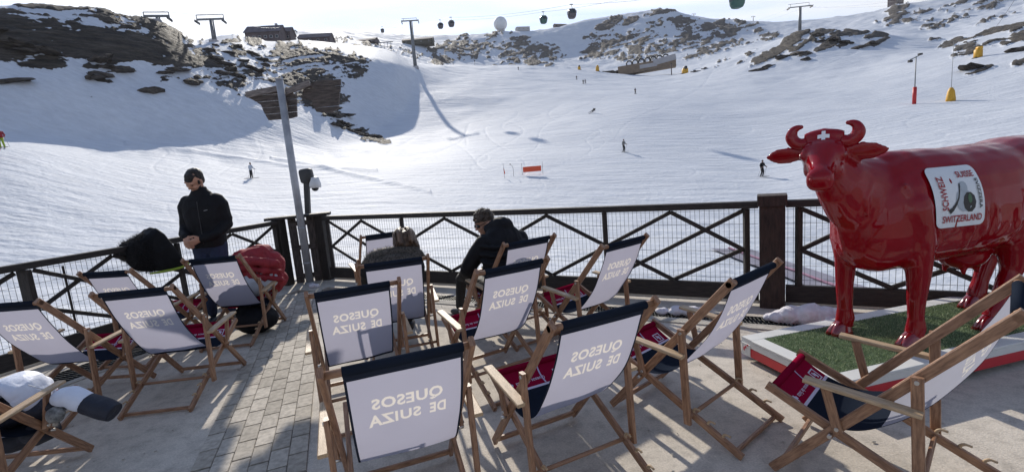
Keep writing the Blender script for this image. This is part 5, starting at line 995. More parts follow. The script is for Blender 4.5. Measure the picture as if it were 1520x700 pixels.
for k in range(90):
    a = rr0.uniform(-2.9, 2.9); c_ = rr0.uniform(.2, 1.2); p0 = P(-.03 + .02 * math.cos(a), .02 * math.sin(a), .145); r1_ = .125 + rr0.uniform(-.006, .010)
    p1 = P(-.03 + r1_ * .68 * math.cos(a), r1_ * .64 * math.sin(a), .118); p2 = P(-.03 + r1_ * math.cos(a), r1_ * .80 * math.sin(a), .04); p3 = P(-.05 + r1_ * .85 * math.cos(a), r1_ * .78 * math.sin(a), -.04 - .05 * c_)
    if math.cos(a) > .55: p3 = p2
    b.tube(catmull([p0, p1, p2, p3], 3), .0065, 5)
limb(b, [(*P(-.06, -.06, .0), .06), (*P(-.04, -.085, -.07), .05), (*P(.0, -.08, -.15), .03)], 10)
hr = voxel('hair', b, 'hair_brown', wo, .006, 1); fur(hr, 'hair_brown', 900, .022, 4, .0008, 'loose_hair')
for s in (-1, 1): b = MB(); shoe(b, (.42, .14 * s, 0), (1, .1 * s, 0)); b.build('shoe', 'shoe', wo)

# person in sunglasses
mn_ = thing('person', 'seated person in a black puffy jacket and dark sunglasses looking to the left', 'person', CHO['C5'].location, R(122.3))
b = MB(); b.loft([ring((x, y, z), (0, 1, 0), (-.6, 0, .8), a, c, 22, 2.3) for x, y, z, a, c in ((-.36, -.02, .43, .20, .13), (-.33, -.03, .56, .235, .17), (-.27, -.06, .70, .26, .18), (-.22, -.09, .84, .265, .175), (-.17, -.10, .95, .225, .15), (-.10, -.10, 1.02, .14, .12), (-.03, -.09, 1.07, .09, .09))])
limb(b, [(-.19, .12, .93, .098), (-.06, .25, .72, .085), (-.02, .26, .66, .082), (.16, .20, .56, .068), (.25, .14, .54, .055)], 14)
limb(b, [(-.19, -.32, .91, .098), (-.10, -.36, .70, .085), (-.05, -.35, .64, .080), (.14, -.26, .56, .068), (.25, -.12, .55, .055)], 14)
for z in np.arange(.50, .98, .085): b.tube([((-.62 + z * .45) + .19 * math.cos(t), -.07 + .27 * math.sin(t), z + .03 * math.cos(t)) for t in [k * 6.283 / 18 for k in range(19)]], .020, 8)
b.tube([(-.10 + .085 * math.cos(t), -.09 + .10 * math.sin(t), 1.055 + .02 * math.cos(t)) for t in [k * 6.283 / 14 for k in range(15)]], .038, 10); b.ell((-.16, -.12, 1.07), (.11, .14, .11), 14, 8)
voxel('jacket', b, 'jacket_black', mn_, .011, 4, post=lambda me: crumple(me, .009, 9, 5))
b = MB()
for s in (-1, 1): limb(b, [(-.26, .10 * s, .43, .10), (.30, .14 * s, .52, .075), (.40, .14 * s, .47, .068), (.50, .15 * s, .12, .05)], 12)
voxel('trousers', b, 'trousers_black', mn_, .012, 4)
b = MB(); HFv = Vector((.10, .97, -.30)); P, rot = head(b, (.075, -.045, 1.105), HFv, (.1, .2, .95), 1.06); limb(b, [(-.05, -.08, 1.0, .055), (.03, -.065, 1.10, .055)], 12)
for q_ in (((-.19, .12, .93), (-.04, .25, .69), (.14, .20, .56), (.26, .13, .54)), ((-.19, -.32, .91), (-.07, -.35, .66), (.13, -.26, .56), (.26, -.11, .55))): limb(b, [(-.05, -.08, 1.0, .045)] + [(*p_, .030) for p_ in q_], 10)
hand(b, (.26, .13, .54), (.7, -.6, -.1), (0, 0, -1), 1, .8, 1); hand(b, (.26, -.11, .55), (.7, .6, -.1), (0, 0, -1), 1, .8, -1); voxel('body', b, 'skin', mn_, .007, 2)
b = MB(); b.ell(P(-.03, 0, .05), (.108, .092, .095), 20, 12, rot); b.ell(P(-.07, 0, -.02), (.06, .08, .08), 16, 10, rot)
rr_ = random.Random(3)
for k in range(70):
    a, c = rr_.uniform(-2.6, 2.6), rr_.uniform(.05, 1.45); b.ell(P(-.02 + .105 * math.cos(c) * math.cos(a), .095 * math.cos(c) * math.sin(a), .045 + .10 * math.sin(c)), (.019,) * 3, 8, 6)
hr = voxel('curly_hair', b, 'hair_curly', mn_, .006, 1); fur(hr, 'hair_curly', 2500, .022, 8, .0010, 'loose_hair')
g = MB()
for k in (-1, 1): g.ell(P(.088, .034 * k, .004), (.014, .032, .022), 14, 8, rot); g.tube([P(.085, .062 * k, .01), P(-.01, .082 * k, .012)], .004, 6)
g.tube([P(.098, -.02, .010), P(.098, .02, .010)], .004, 6); g.build('sunglasses', 'glasses', mn_)
for s in (-1, 1): b = MB(); shoe(b, (.50, .15 * s, 0), (1, .1 * s, 0)); b.build('shoe', 'shoe', mn_)

# ------------------------------------------------------------------ clothes and bags
# black jacket over the left rail
def q2(s, o, z): return P2(s, o, z)
bj = thing('black_jacket', 'black furry jacket with lime green lining hung over the left railing', 'jacket', P2(-.12, 0, 1.09)); BL = Vector(bj.location)
b = MB(); ss = [-.50, -.46, -.39, -.31, -.23, -.16, -.10, -.03, .04, .09]; tops = [1.10, 1.15, 1.18, 1.20, 1.25, 1.31, 1.25, 1.10, .93, .80]; bots = [.86, .80, .77, .75, .74, .735, .73, .73, .73, .74]
for o_, dz in ((.105, 0), (-.10, .12)):
    b.loft([[q2(s + (.03 * math.cos(t)), o_ + .060 * math.cos(t) * 1.0, (tp + bt + dz) / 2 + (tp - bt - dz) / 2 * math.sin(t)) - BL for t in [k * 6.283 / 20 for k in range(20)]] for s, tp, bt in zip(ss, tops, bots)])
b.loft([[q2(s, .15 * math.cos(t), tp - .05 + .055 * math.sin(t)) - BL for t in [k * 6.283 / 16 for k in range(16)]] for s, tp in zip(ss[:8], tops[:8])])
jj = voxel('jacket_shell', b, 'jacket_black', bj, .013, 4, post=lambda me: crumple(me, .012, 6, 3))
fur(jj, 'fur_black', 9000, .055, 6, .002, 'fur_trim', lambda p: (p.x * D2.x + p.y * D2.y) < -.14)
b = MB(); b.tube([q2(s, .17, z) - BL for s, z in ((-.36, .745), (-.22, .735), (-.08, .73), (.02, .735), (.12, .75), (.17, .80))], [.010, .016, .018, .016, .014, .008], 8); b.build('lime_lining', 'lime', bj)
# red jacket with a white panel
rj = thing('red_jacket', 'bulky dark red jacket with a white panel heaped over the right side of the deckchair', 'jacket', (-2.86, 5.80, 0)); RL = Vector(rj.location)
b = MB()
for p, (rx, ry, rz_) in zip([(-3.21, 5.8, 0.797), (-3.088, 5.8, 0.718), (-3.333, 5.8, 0.774), (-3.027, 5.8, 0.574), (-3.451, 5.8, 0.672), (-3.193, 5.8, 0.649)], ((.23, .20, .19), (.22, .19, .18), (.20, .17, .20), (.15, .15, .15), (.14, .13, .17), (.27, .17, .12))): b.ell(Vector(p) - RL, (rx, ry, rz_), 16, 10)

for (p_, q_, r_) in zip([(-3.358, 5.62, 0.814), (-3.356, 5.62, 0.73), (-3.386, 5.62, 0.649)], [(-2.838, 5.58, 0.777), (-2.805, 5.58, 0.675), (-2.802, 5.58, 0.591)], (.028, .032, .034)):
    p_, q_ = Vector(p_) - RL, Vector(q_) - RL; b.tube(catmull([p_, p_.lerp(q_, .3) + Vector((0, -.05, .05)), p_.lerp(q_, .65) + Vector((0, -.06, .03)), q_], 6), r_, 8)
rs = voxel('red_shell', b, 'red_cloth', rj, .013, 5, post=lambda me: (crumple(me, .034, 4.5, 9), crumple(me, .014, 11, 3)))
b = MB(); b.ell(Vector((-3.196, 5.6, 0.545)) - RL, (.345, .10, .150), 24, 12, Matrix.Rotation(R(-12), 3, 'Y')); voxel('white_panel', b, 'white_cloth', rj, .012, 3, post=lambda me: crumple(me, .006, 5, 2))
b = MB(); b.ell(Vector((-3.364, 5.66, 0.33)) - RL, (.24, .08, .06), 16, 8, Matrix.Rotation(R(-6), 3, 'Y')); voxel('red_hem', b, 'canvas_red', rj, .012, 3, post=lambda me: crumple(me, .008, 6, 4))
bg_ = thing('black_bag', 'black soft bag on the floor under the deckchair with the red jacket', 'bag', (-3.12, 5.45, 0)); b = MB(); b.ell((0, 0, .16), (.25, .20, .16), 18, 10); b.ell((-.12, .03, .24), (.13, .14, .10), 12, 8)
bb_ = voxel('bag_shell', b, 'jacket_black', bg_, .012, 4, post=lambda me: crumple(me, .014, 6, 1)); MB().tube([(.10, 0, .28), (.06, -.02, .36), (-.04, -.02, .35), (-.08, 0, .27)], .010, 8).build('handle', 'black_plastic', bg_)
# white quilted jacket lower left
wj = thing('white_jacket', 'white quilted jacket with navy cuff and dark lining thrown over the lower left deckchair', 'jacket', (-3.20, 2.95, 0)); WL = Vector(wj.location)
b = MB()
def tubeq(mb, pts, r, n=12):
    for i in range(len(pts) - 1):
        a, c = Vector(pts[i]), Vector(pts[i + 1]); mb.ell((a + c) / 2, ((c - a).length * .62, r[i], r[i] * .8), 14, 8, (c - a).to_track_quat('X', 'Z').to_matrix())
hp = [Vector(p) - WL for p in [(-3.388, 2.8, 0.57), (-3.249, 2.8, 0.656), (-3.172, 2.8, 0.627), (-3.13, 2.8, 0.555), (-3.094, 2.8, 0.475)]]
def quilted(mb, pts, rad, flat, nq):
    cp = catmull(pts, 16); n = len(cp); rg_ = []
    for i, p in enumerate(cp):
        t = i / (n - 1); r_ = float(np.interp(t * (len(rad) - 1), range(len(rad)), rad)) * (1 - .13 * (1 - min(1, abs(math.sin(math.pi * t * nq)) * 3.2))); d_ = cp[min(i + 1, n - 1)] - cp[max(i - 1, 0)]
        d_.normalize(); u_ = Vector((0, 1, 0)); s_ = d_.cross(u_).normalized(); rg_.append(ring(p, s_, u_, r_ * flat, r_ * 1.5, 22, 2.4))
    mb.loft(rg_)
quilted(b, [p + Vector((0, .06, -.035)) for p in hp], [.05, .075, .085, .08, .045], .62, 6)
quilted(b, [p + Vector((-.07, .16, -.10)) for p in hp], [.05, .08, .09, .08, .04], .60, 5)
voxel('white_shell', b, 'quilt_white', wj, .009, 2, post=lambda me: crumple(me, .005, 9, 2))
b = MB(); cl_ = [Vector(p) - WL for p in [(-3.441, 2.86, 0.488), (-3.285, 2.86, 0.418), (-3.108, 2.86, 0.43), (-2.979, 2.86, 0.465), (-3.145, 2.86, 0.274), (-3.327, 2.86, 0.244), (-3.486, 2.86, 0.306)]]
for p, r_ in zip(cl_, (.11, .12, .10, .07, .09, .10, .10)): b.ell(p, (r_ * 1.2, .10, r_ * .75), 14, 8)
voxel('dark_lining', b, 'navy_cloth', wj, .011, 3, post=lambda me: crumple(me, .014, 7, 5))
b = MB(); b.ell(Vector((-2.888, 2.74, 0.44)) - WL, (.050, .05, .050), 14, 8, Matrix.Rotation(.6, 3, 'Y')); voxel('grey_mesh_pocket', b, 'boot_grey', wj, .010, 2, post=lambda me: crumple(me, .010, 14, 7))
s0, s1, s2, s3 = [Vector(p) - WL for p in [(-2.927, 2.8, 0.519), (-2.833, 2.8, 0.524), (-2.751, 2.8, 0.471), (-2.59, 2.8, 0.389)]]
def sleeve(pts, rs, m, name):
    b = MB(); b.loft([nsec(p, (pts[min(i + 1, len(pts) - 1)] - pts[max(i - 1, 0)]), r_, r_ * .9) for i, (p, r_) in enumerate(zip(pts, rs))]); voxel(name, b, m, wj, .008, 2, post=lambda me: crumple(me, .006, 9, 4))
sleeve([s0, (s0 + s1) / 2, s1, (s1 + s2) / 2, s2], [.050, .066, .068, .068, .062], 'quilt_white', 'white_sleeve'); sleeve([s2, s2 * .6 + s3 * .4, s2 * .3 + s3 * .7, s3], [.064, .070, .070, .064], 'navy_cloth', 'navy_cuff')
MB().tube([Vector((-3.081, 2.8, 0.618)) - WL, Vector((-3.028, 2.8, 0.596)) - WL, Vector((-2.959, 2.8, 0.563)) - WL], .004, 6).build('drawcord', 'white_plastic', wj)

# small snow heaps on the drain
def heap(label, pts, par=None):
    c = Vector((sum(p[0] for p in pts) / len(pts), sum(p[1] for p in pts) / len(pts), 0)); b = MB(); o = thing('snow_heap', label, 'snow heap', c)
    for (x, y, rx, rz_) in pts: b.ell(Vector((x, y, rz_ * .45)) - c, (rx, rx * .75, rz_), 16, 10)
    voxel('snow_lump', b, 'snow_lump', o, .012, 2, post=lambda me: crumple(me, .013, 11, x)); return o
heap('lumpy heap of old snow lying on the drain left of the cow stand', [(2.56, 4.41, .12, .06), (2.66, 4.37, .14, .10), (2.78, 4.31, .15, .12), (2.90, 4.25, .13, .11), (3.00, 4.19, .09, .12), (2.48, 4.46, .07, .04), (2.88, 4.15, .07, .05)])
heap('small flat patch of snow beside the drain behind the right hand deckchairs', [(1.70, 4.86, .09, .05), (1.82, 4.80, .10, .06), (1.93, 4.78, .07, .04), (1.56, 4.92, .07, .03)])
heap('little snow remnant at the foot of the railing corner', [(-3.35, 7.62, .07, .05), (-3.27, 7.60, .05, .04)])

db = MB(); rd_ = random.Random(11)
for k in range(260):
    x, y = rd_.uniform(-4.2, 4.0), rd_.uniform(2.2, 6.8); p = Vector((x, y))
    if (p - C1).dot(N1) < .7 or (p - C2).dot(N2) < 1.0: continue
    r_ = rd_.uniform(.003, .008); db.ell((x, y, r_ * .4 + .004), (r_ * rd_.uniform(.8, 1.8), r_, r_ * .5), 6, 4)
tag(db.build('floor_grit', 'kerb'), kind='stuff')

# ------------------------------------------------------------------ far things
def on_ground(p, sink=0.0): return Vector((p[0], p[1], ground_z(p[0], p[1]) - sink))
def boulder_mesh(seed):
    bm = bmesh.new(); bmesh.ops.create_icosphere(bm, subdivisions=3, radius=1)
    for v in bm.verts:
        n = fnoise(v.co * 1.1 + Vector((seed * 9, 0, 0))) * .55 + fnoise(v.co * 2.6 + Vector((0, seed * 7, 0))) * .28 + fnoise(v.co * 6 + Vector((0, 0, seed))) * .10; v.co = v.co * (1 + n); v.co.z = v.co.z * .55
        v.co.z = round(v.co.z * 6) / 6 * .5 + v.co.z * .5
    me = bpy.data.meshes.new('boulder'); bm.to_mesh(me); bm.free(); me.materials.append(M['rock_obj']); return me
BM = [boulder_mesh(k) for k in range(4)]
def boulder(p, sx, sy, sz, rz, label, group=None):
    o = bpy.data.objects.new('boulder', BM[rnd.randrange(4)]); COL.objects.link(o); q = on_ground(p, sz * .15); o.location = q; o.scale = (sx, sy, sz); o.rotation_euler = (rnd.uniform(-.2, .2), rnd.uniform(-.2, .2), rz); tag(o, label, 'rock', group)
GRP = [
 ('small dark rocks on the shaded slope under the left cliff', 'dark rock on the shaded slope under the cliff', [(-71.353, 75.662, 23.271), (-69.538, 75.984, 22.694), (-68.384, 77.024, 23.011), (-64.226, 80.524, 23.07), (-62.702, 80.451, 22.193), (-61.581, 81.313, 21.945), (-62.477, 78.081, 20.489), (-62.483, 76.791, 19.757), (-57.899, 86.393, 21.797), (-57.787, 88.863, 22.695), (-75.864, 76.868, 24.789), (-67.254, 68.505, 18.754), (-56.37, 80.165, 18.654), (-54.752, 88.421, 22.366)], 1.5),
 ('rocks scattered below the second lift pylon', 'dark rock below the second lift pylon', [(-62.71, 108.132, 28.331), (-58.934, 104.531, 25.655), (-57.139, 103.243, 24.18), (-55.215, 102.016, 23.0), (-53.182, 100.835, 21.968), (-64.739, 115.034, 32.279), (-60.889, 112.59, 29.956), (-57.082, 111.205, 27.898), (-54.805, 108.997, 25.269), (-62.93, 120.564, 33.663), (-59.933, 122.082, 32.8), (-57.676, 120.952, 30.788), (-55.329, 117.638, 27.758), (-53.527, 109.631, 24.112), (-54.742, 97.71, 21.474)], 1.3),
 ('rocks along the gully behind the sign boards', 'dark rock in the gully behind the sign boards', [(-40.374, 106.611, 16.959), (-37.831, 106.479, 15.724), (-35.78, 106.131, 14.654), (-34.199, 106.651, 13.409), (-32.571, 107.159, 12.29), (-30.776, 106.648, 11.079), (-28.967, 106.117, 10.019), (-27.656, 106.467, 9.341), (-34.927, 102.196, 12.82), (-32.804, 103.947, 11.646), (-30.977, 104.506, 10.24), (-43.109, 108.769, 19.625), (-38.585, 111.513, 19.315), (-36.672, 114.259, 19.82)], 1.3),
 ('rocks on the knoll under the wooden pylon on the right', 'dark rock on the knoll under the right pylon', [(122.562, 200.508, 39.028), (120.031, 190.309, 34.568), (143.176, 219.419, 45.853), (137.848, 208.562, 41.335), (141.201, 206.306, 40.786), (143.303, 202.406, 39.128), (141.887, 193.567, 36.336), (148.679, 194.729, 36.062), (119.082, 202.594, 38.199), (108.912, 196.884, 35.119), (104.325, 195.96, 34.254)], 2.6),
]
ORD = ['first', 'second', 'third', 'fourth', 'fifth', 'sixth', 'seventh', 'eighth', 'ninth', 'tenth', 'eleventh', 'twelfth', 'thirteenth', 'fourteenth', 'fifteenth']
for g_, lab0, L_, s_ in GRP:
    for i_, p in enumerate(sorted(L_, key=lambda q: math.atan2(q[0], q[1]))):
        lab = lab0 + ', ' + ORD[i_] + ' from the left'
        boulder(p, s_ * rnd.uniform(.7, 1.7), s_ * rnd.uniform(.6, 1.2), s_ * rnd.uniform(.35, .8), rnd.uniform(0, 3), lab, g_)
boulder((105.183, 106.942, 13.394), 4.2, 1.8, .9, .3, 'flat dark rock lying alone on the piste under the yellow machine', None)
boulder((120.96, 112.222, 15.063), 3.5, 2.0, 1.3, 0, 'dark rock on the snow cut by the right edge of the picture', None)
boulder((98.32, 240.693, 36.416), 1.8, 1.2, .8, 0, 'small dark rock pair on the crest right of the snow cannon', None)

# lift pylons
def pylon(name, label, base, top, aw, az, r0=.55, r1=.30, style=0, group='ski lift pylons'):
    b0 = on_ground(base, .5); t = thing(name, label, 'lift pylon', b0, az, group); h = top[2] - b0.z
    MB().tube([(0, 0, 0), (0, 0, h)], [r0, r1], 14).build('tower_tube', 'steel', t); MB().box((0, 0, .3), (r0 * 4, r0 * 4, .9)).build('footing', 'build_light', t)
    MB().beam((-aw / 2, 0, h), (aw / 2, 0, h), .35, .40).build('cross_arm', 'steel', t)
    for s in (-1, 1):
        q = MB(); x = aw / 2 * s
        if style == 0:
            q.beam((x, -1.2, h - .45), (x, 1.2, h - .45), .14, .28); q.beam((x, 0, h + .1), (x, 0, h - .5), .18, .18); q.build('sheave_beam', 'steel', t)
            MB().beam((x, 0, h), (x, 0, h + aw * .17), .14, .14).build('maintenance_post', 'steel', t)
        else: q.beam((x, -1.6, h - .3), (x, 1.6, h - .3), .2, .35); q.build('sheave_beam', 'steel', t)
        for k in (-1, -.33, .33, 1): MB().tube([(x - .12, 1.0 * k, h - .65), (x + .12, 1.0 * k, h - .65)], .24, 12).build('sheave', 'black_plastic', t)
    MB().beam((-aw / 2, 0, h + aw * (.17 if style == 0 else .14)), (aw / 2 * (1 if style == 0 else .8), 0, h + aw * (.17 if style == 0 else .14)), .14, .14).build('top_bar', 'steel', t)
    if style:
        for s in (-.4, .4): MB().beam((aw * s, 0, h), (aw * s, 0, h + aw * .14), .12, .12).build('maintenance_post', 'steel', t)
    MB().beam((r1 + .25, 0, .5), (r1 + .25, 0, h), .08, .3).build('ladder', 'steel', t)
    return t
pylon('lift_pylon', 'first lift pylon from the left, standing behind the dark cliff', (-70.014, 104.757, 35.865), (-70.138, 104.674, 38.527), 4.6, .25, .30, .2)
pylon('lift_pylon', 'second lift pylon from the left, on the snowy ridge beside the cliff', (-67.74, 120.23, 35.076), (-67.399, 120.422, 42.229), 6.0, .15, .42, .28)
pylon('lift_pylon', 'tall lift pylon standing in the middle slope with a long shadow', (-31.336, 187.398, 40.047), (-30.784, 187.49, 58.35), 6.2, .1, .62, .36, 1)
pylon('lift_pylon', 'right hand pylon with double cross arms on the rocky knoll', (146.142, 236.488, 52.732), (146.317, 236.38, 64.636), 10.5, -.1, .7, .42, 1)
for (p, tp, lab) in (((329.051, 816.165, 212.063), (329.268, 816.078, 221.497), 'tiny far pylon on the skyline over the middle mountain'), ((431.163, 824.014, 197.581), (430.364, 824.431, 211.644), 'tiny far pylon on the skyline left of the rocky knoll'), ((-111.923, 278.34, 80.007), (-111.497, 278.511, 85.772), 'thin pylon beside the dark hillside houses')):
    pylon('lift_pylon', lab, p, tp, 6 if p[1] > 400 else 3, .1, .6, .4, 1)

# cables and gondolas
def cable(pts, r, label):
    pts = [Vector(p) for p in pts]; o = pts[0]; q = []
    for a, b in zip(pts[:-1], pts[1:]):
        L_ = (b - a).length
        for k in range(12): t = k / 12; q.append(a.lerp(b, t) - Vector((0, 0, 4 * t * (1 - t) * L_ * .012)) - o)
    q.append(pts[-1] - o); c = MB().tube(q, r, 5).build('cable', 'steel', None, o); tag(c, label, 'cable', None)
CA = [(-54.82, 256.201, 77.168), (-18.393, 171.014, 52.814), (12.645, 126.369, 39.311), (31.309, 92.864, 31.372), (41.538, 68.371, 26.897)]; CB = [(-55.846, 255.979, 76.86), (-13.202, 154.437, 48.379), (16.669, 105.694, 34.159), (33.516, 68.211, 23.179), (37.785, 49.156, 19.807)]
cable(CA, .022, 'upper gondola cable crossing the sky from the station to the right'); cable(CB, .022, 'lower gondola cable crossing the sky from the station to the right')
cable([(284.024, 639.789, 159.538), (142.927, 236.11, 64.822), (132.468, 162.948, 44.235), (119.679, 106.193, 29.486)], .022, 'cable running over the left arm of the right hand pylon'); cable([(285.455, 639.152, 157.585), (147.56, 233.243, 63.545), (138.341, 164.581, 43.45), (123.483, 109.439, 28.639)], .022, 'cable running over the right arm of the right hand pylon')
cable([(177.372, 176.179, 33.497), (145.125, 137.618, 35.32), (125.59, 114.573, 36.618)], .05, 'thin slanting guy cable above the rocks at the upper right corner')
cable([(-69.9, 104.833, 39.62), (-67.254, 120.502, 43.316), (-101.072, 239.551, 76.279)], .02, 'cable strung between the two left lift pylons')
def gondola(p, m, label, az):
    t = thing('gondola_cabin', label, 'gondola', p, az, 'gondola cabins on the cable')
    MB().beam((0, 0, 0), (.18, 0, -.95), .07, .07).build('hanger_arm', 'steel', t); MB().beam((-.35, 0, 0.02), (.35, 0, 0.02), .16, .16).build('cable_grip', 'steel', t)
    b = MB(); b.loft([ring((.0, 0, z), (1, 0, 0), (0, 1, 0), a, c, 18, 3.4) for z, a, c in ((-.92, .45, .42), (-1.02, .70, .66), (-1.35, .84, .80), (-1.75, .90, .86), (-2.35, .84, .80), (-2.75, .66, .62), (-2.84, .45, .42))]); b.build('cabin_shell', m, t)
    g = MB()
    for s in (-1, 1):
        MB().beam((-.55, .84 * s, -1.62), (.55, .84 * s, -1.62), .05, .55).build('window', 'glass', t); MB().beam((.88 * s, -.5, -1.62), (.88 * s, .5, -1.62), .05, .55).build('window', 'glass', t)
    return t
GN = [(CA[1], 'cabin', 'first gondola from the left, dark, hanging low over the crest'), (CB[1], 'cabin', 'second gondola from the left, dark, close to the first'), (CA[2], 'cabin_green', 'greenish gondola right of the white radar dome'), (CB[2], 'cabin', 'dark gondola left of the middle mountain top'), (CB[3], 'cabin_green', 'green gondola cut by the upper edge of the picture')]
for p, m, lab in GN: gondola(p, m, lab, rnd.uniform(0, .6))

# buildings
def house(label, base, w_, d_, h_, rz, wall='build_wall', roof='build_roof', win=4, pitch=.35, chim=0, name='house'):
    t = thing(name, label, 'building', on_ground(base, .6), rz); h_ += .6
    b = MB(); b.box((0, 0, h_ / 2), (w_, d_, h_)); b.add([(-w_ / 2, -d_ / 2, h_), (-w_ / 2, d_ / 2, h_), (-w_ / 2, 0, h_ + d_ * pitch), (w_ / 2, -d_ / 2, h_), (w_ / 2, d_ / 2, h_), (w_ / 2, 0, h_ + d_ * pitch)], [[0, 2, 1], [3, 4, 5], [0, 3, 5, 2], [1, 2, 5, 4], [0, 1, 4, 3]]); b.build('wall', wall, t)
    r = MB()
    for s in (-1, 1):
        a = Vector((0, (d_ / 2 + .5) * s, h_ - .5 * 2 * pitch)); c = Vector((0, 0, h_ + d_ * pitch)); n = (c - a).cross(Vector((1, 0, 0))).normalized(); n = n if n.z > 0 else -n
        x = w_ / 2 + .5; r.add([a + Vector((-x, 0, 0)) + n * .05, a + Vector((x, 0, 0)) + n * .05, c + Vector((x, 0, 0)) + n * .05, c + Vector((-x, 0, 0)) + n * .05, a + Vector((-x, 0, 0)) + n * .3, a + Vector((x, 0, 0)) + n * .3, c + Vector((x, 0, 0)) + n * .3, c + Vector((-x, 0, 0)) + n * .3], [[0, 3, 2, 1], [4, 5, 6, 7], [0, 1, 5, 4], [1, 2, 6, 5], [2, 3, 7, 6], [3, 0, 4, 7]])
    ro = r.build('roof', roof, t)
    for k in range(chim): MB().box((w_ * (.3 - .5 * k), d_ * .12, h_ + d_ * pitch + .4), (1.0, 1.0, 2.0)).build('chimney', 'build_light', ro)
    for k in range(win):
        x = -w_ / 2 + w_ * (k + .5) / win; f = MB().box((x, -d_ / 2 - .03, h_ * .55), (1.3, .12, 1.2)).build('window', 'build_light', t); MB().box((x, -d_ / 2 - .10, h_ * .55), (1.05, .06, .95)).build('pane', 'glass', f)
    return t
house('largest dark hillside house with a steep roof, left of the others', (-105.97, 231.938, 66.479), 15, 11, 4.4, .10, win=6, chim=1); house('lower annex joined right of the largest hillside house', (-101.85, 241.393, 68.436), 8, 8, 5.0, .1, win=3)
house('small dark hillside house with a low gable right of the annex', (-101.192, 282.418, 81.616), 17, 12, 2.6, .1, win=4, pitch=.28, chim=0)
house('distant low hut with a dark roof left of the tall pylon', (-130.21, 503.434, 140.088), 22, 12, 1.0, -.15, win=3, pitch=.25); house('distant greenish hut on the crest just right of the tall pylon', (-92.051, 592.897, 156.639), 36, 16, 4.5, .0, 'lichen', 'build_roof', 4, .22)
house('grey flat block on the crest right of the white radar dome', (47.291, 838.668, 220.668), 22, 14, 6.0, .2, 'build_light', 'snow_roof', 3, .06); house('tiny hut on top of the snowy peak at the upper right', (576.823, 710.282, 177.047), 14, 12, 12, .2, 'build_wall', 'build_roof', 2, .3)
house('thin low shed roof on the slope right of the greenish gondola', (111.894, 842.603, 220.869), 22, 10, 2.0, .35, 'build_wall', 'build_roof', 2, .2)
# gondola station at (570, 45)
gs = thing('lift_station', 'open steel gondola station frame on the crest between the distant huts', 'lift station', on_ground((-56.583, 255.817, 70.589), .5), .1)
for x in (-2.6, -.9, .9, 2.6): MB().beam((x, 0, 0), (x, 0, 6.0), .22, .22, up=(0, 1, 0)).build('column', 'steel', gs)
MB().beam((-3.6, 0, 6.0), (3.8, 0, 6.0), .5, .35).build('roof_beam', 'steel', gs); MB().beam((-3.2, 0, 3.6), (3.2, 0, 3.6), .2, .2).build('cross_beam', 'steel', gs)
gondola((-57.447, 255.624, 77.22), 'cabin', 'small far gondola at the steel station frame on the crest', .2); 
# radar dome
rd = thing('radar_dome', 'white radar dome standing on the far ridge', 'radar dome', on_ground((10.949, 849.929, 225.491), .5)); b = MB(); b.ell((0, 0, 15.5), (11.5, 11.5, 11.5), 32, 24); b.build('dome', 'radome', rd); MB().tube([(0, 0, 0), (0, 0, 6.0)], [6.5, 6.5], 20).build('drum', 'build_light', rd)
# long shed with round hoops on its roof
B0 = Vector((75.872, 308.816, 54.058)); B1 = Vector((108.671, 298.855, 54.259)); B0.z = min(B0.z, ground_z(B0.x, B0.y)) ; dv = (B1 - B0); 
sh = thing('long_shed', 'long low tan building with a row of dark round hoops behind the crest', 'building', (B0 + B1) / 2, math.atan2(dv.y, dv.x)); Ls = dv.xy.length; sl_ = (B1.z - B0.z) / Ls
MB().beam((-Ls / 2, 0, 1.0 - sl_ * Ls / 2), (Ls / 2, 0, 1.0 + sl_ * Ls / 2), 8, 5.2).build('wall', 'tan_wall', sh); MB().beam((Ls / 2 - 13, -.2, 2.2 + sl_ * (Ls / 2 - 10)), (Ls / 2, -.2, 3.6 + sl_ * Ls / 2), 8, 3.4).build('upper_wall', 'build_light', sh)
MB().beam((-Ls * .12, -4.05, 1.2 - sl_ * Ls * .12), (Ls * .18, -4.05, 1.2 + sl_ * Ls * .18), .2, 2.2).build('window', 'build_light', sh)
for k in range(7):
    x = -Ls * .30 + k * Ls * .105; z = 4.4 + sl_ * x; q = MB(); q.tube([(x + 1.6 * math.cos(t), -3.4, z + 1.6 * math.sin(t)) for t in [j * 6.283 / 20 for j in range(21)]], .42, 8, cap=False); q.build('hoop', 'black_plastic', sh)
rb = thing('rail_bank', 'dark irregular bank at the left end of the long tan building', 'rock bank', on_ground((68.646, 310.502, 56.207), .3))
for k in range(6): o = bpy.data.objects.new('rock_block', BM[k % 4]); COL.objects.link(o); o.parent = rb; o.location = (-7 + k * 2.8, rnd.uniform(-1, 1), rnd.uniform(.2, .8)); o.scale = (2.2, 1.4, 1.6)

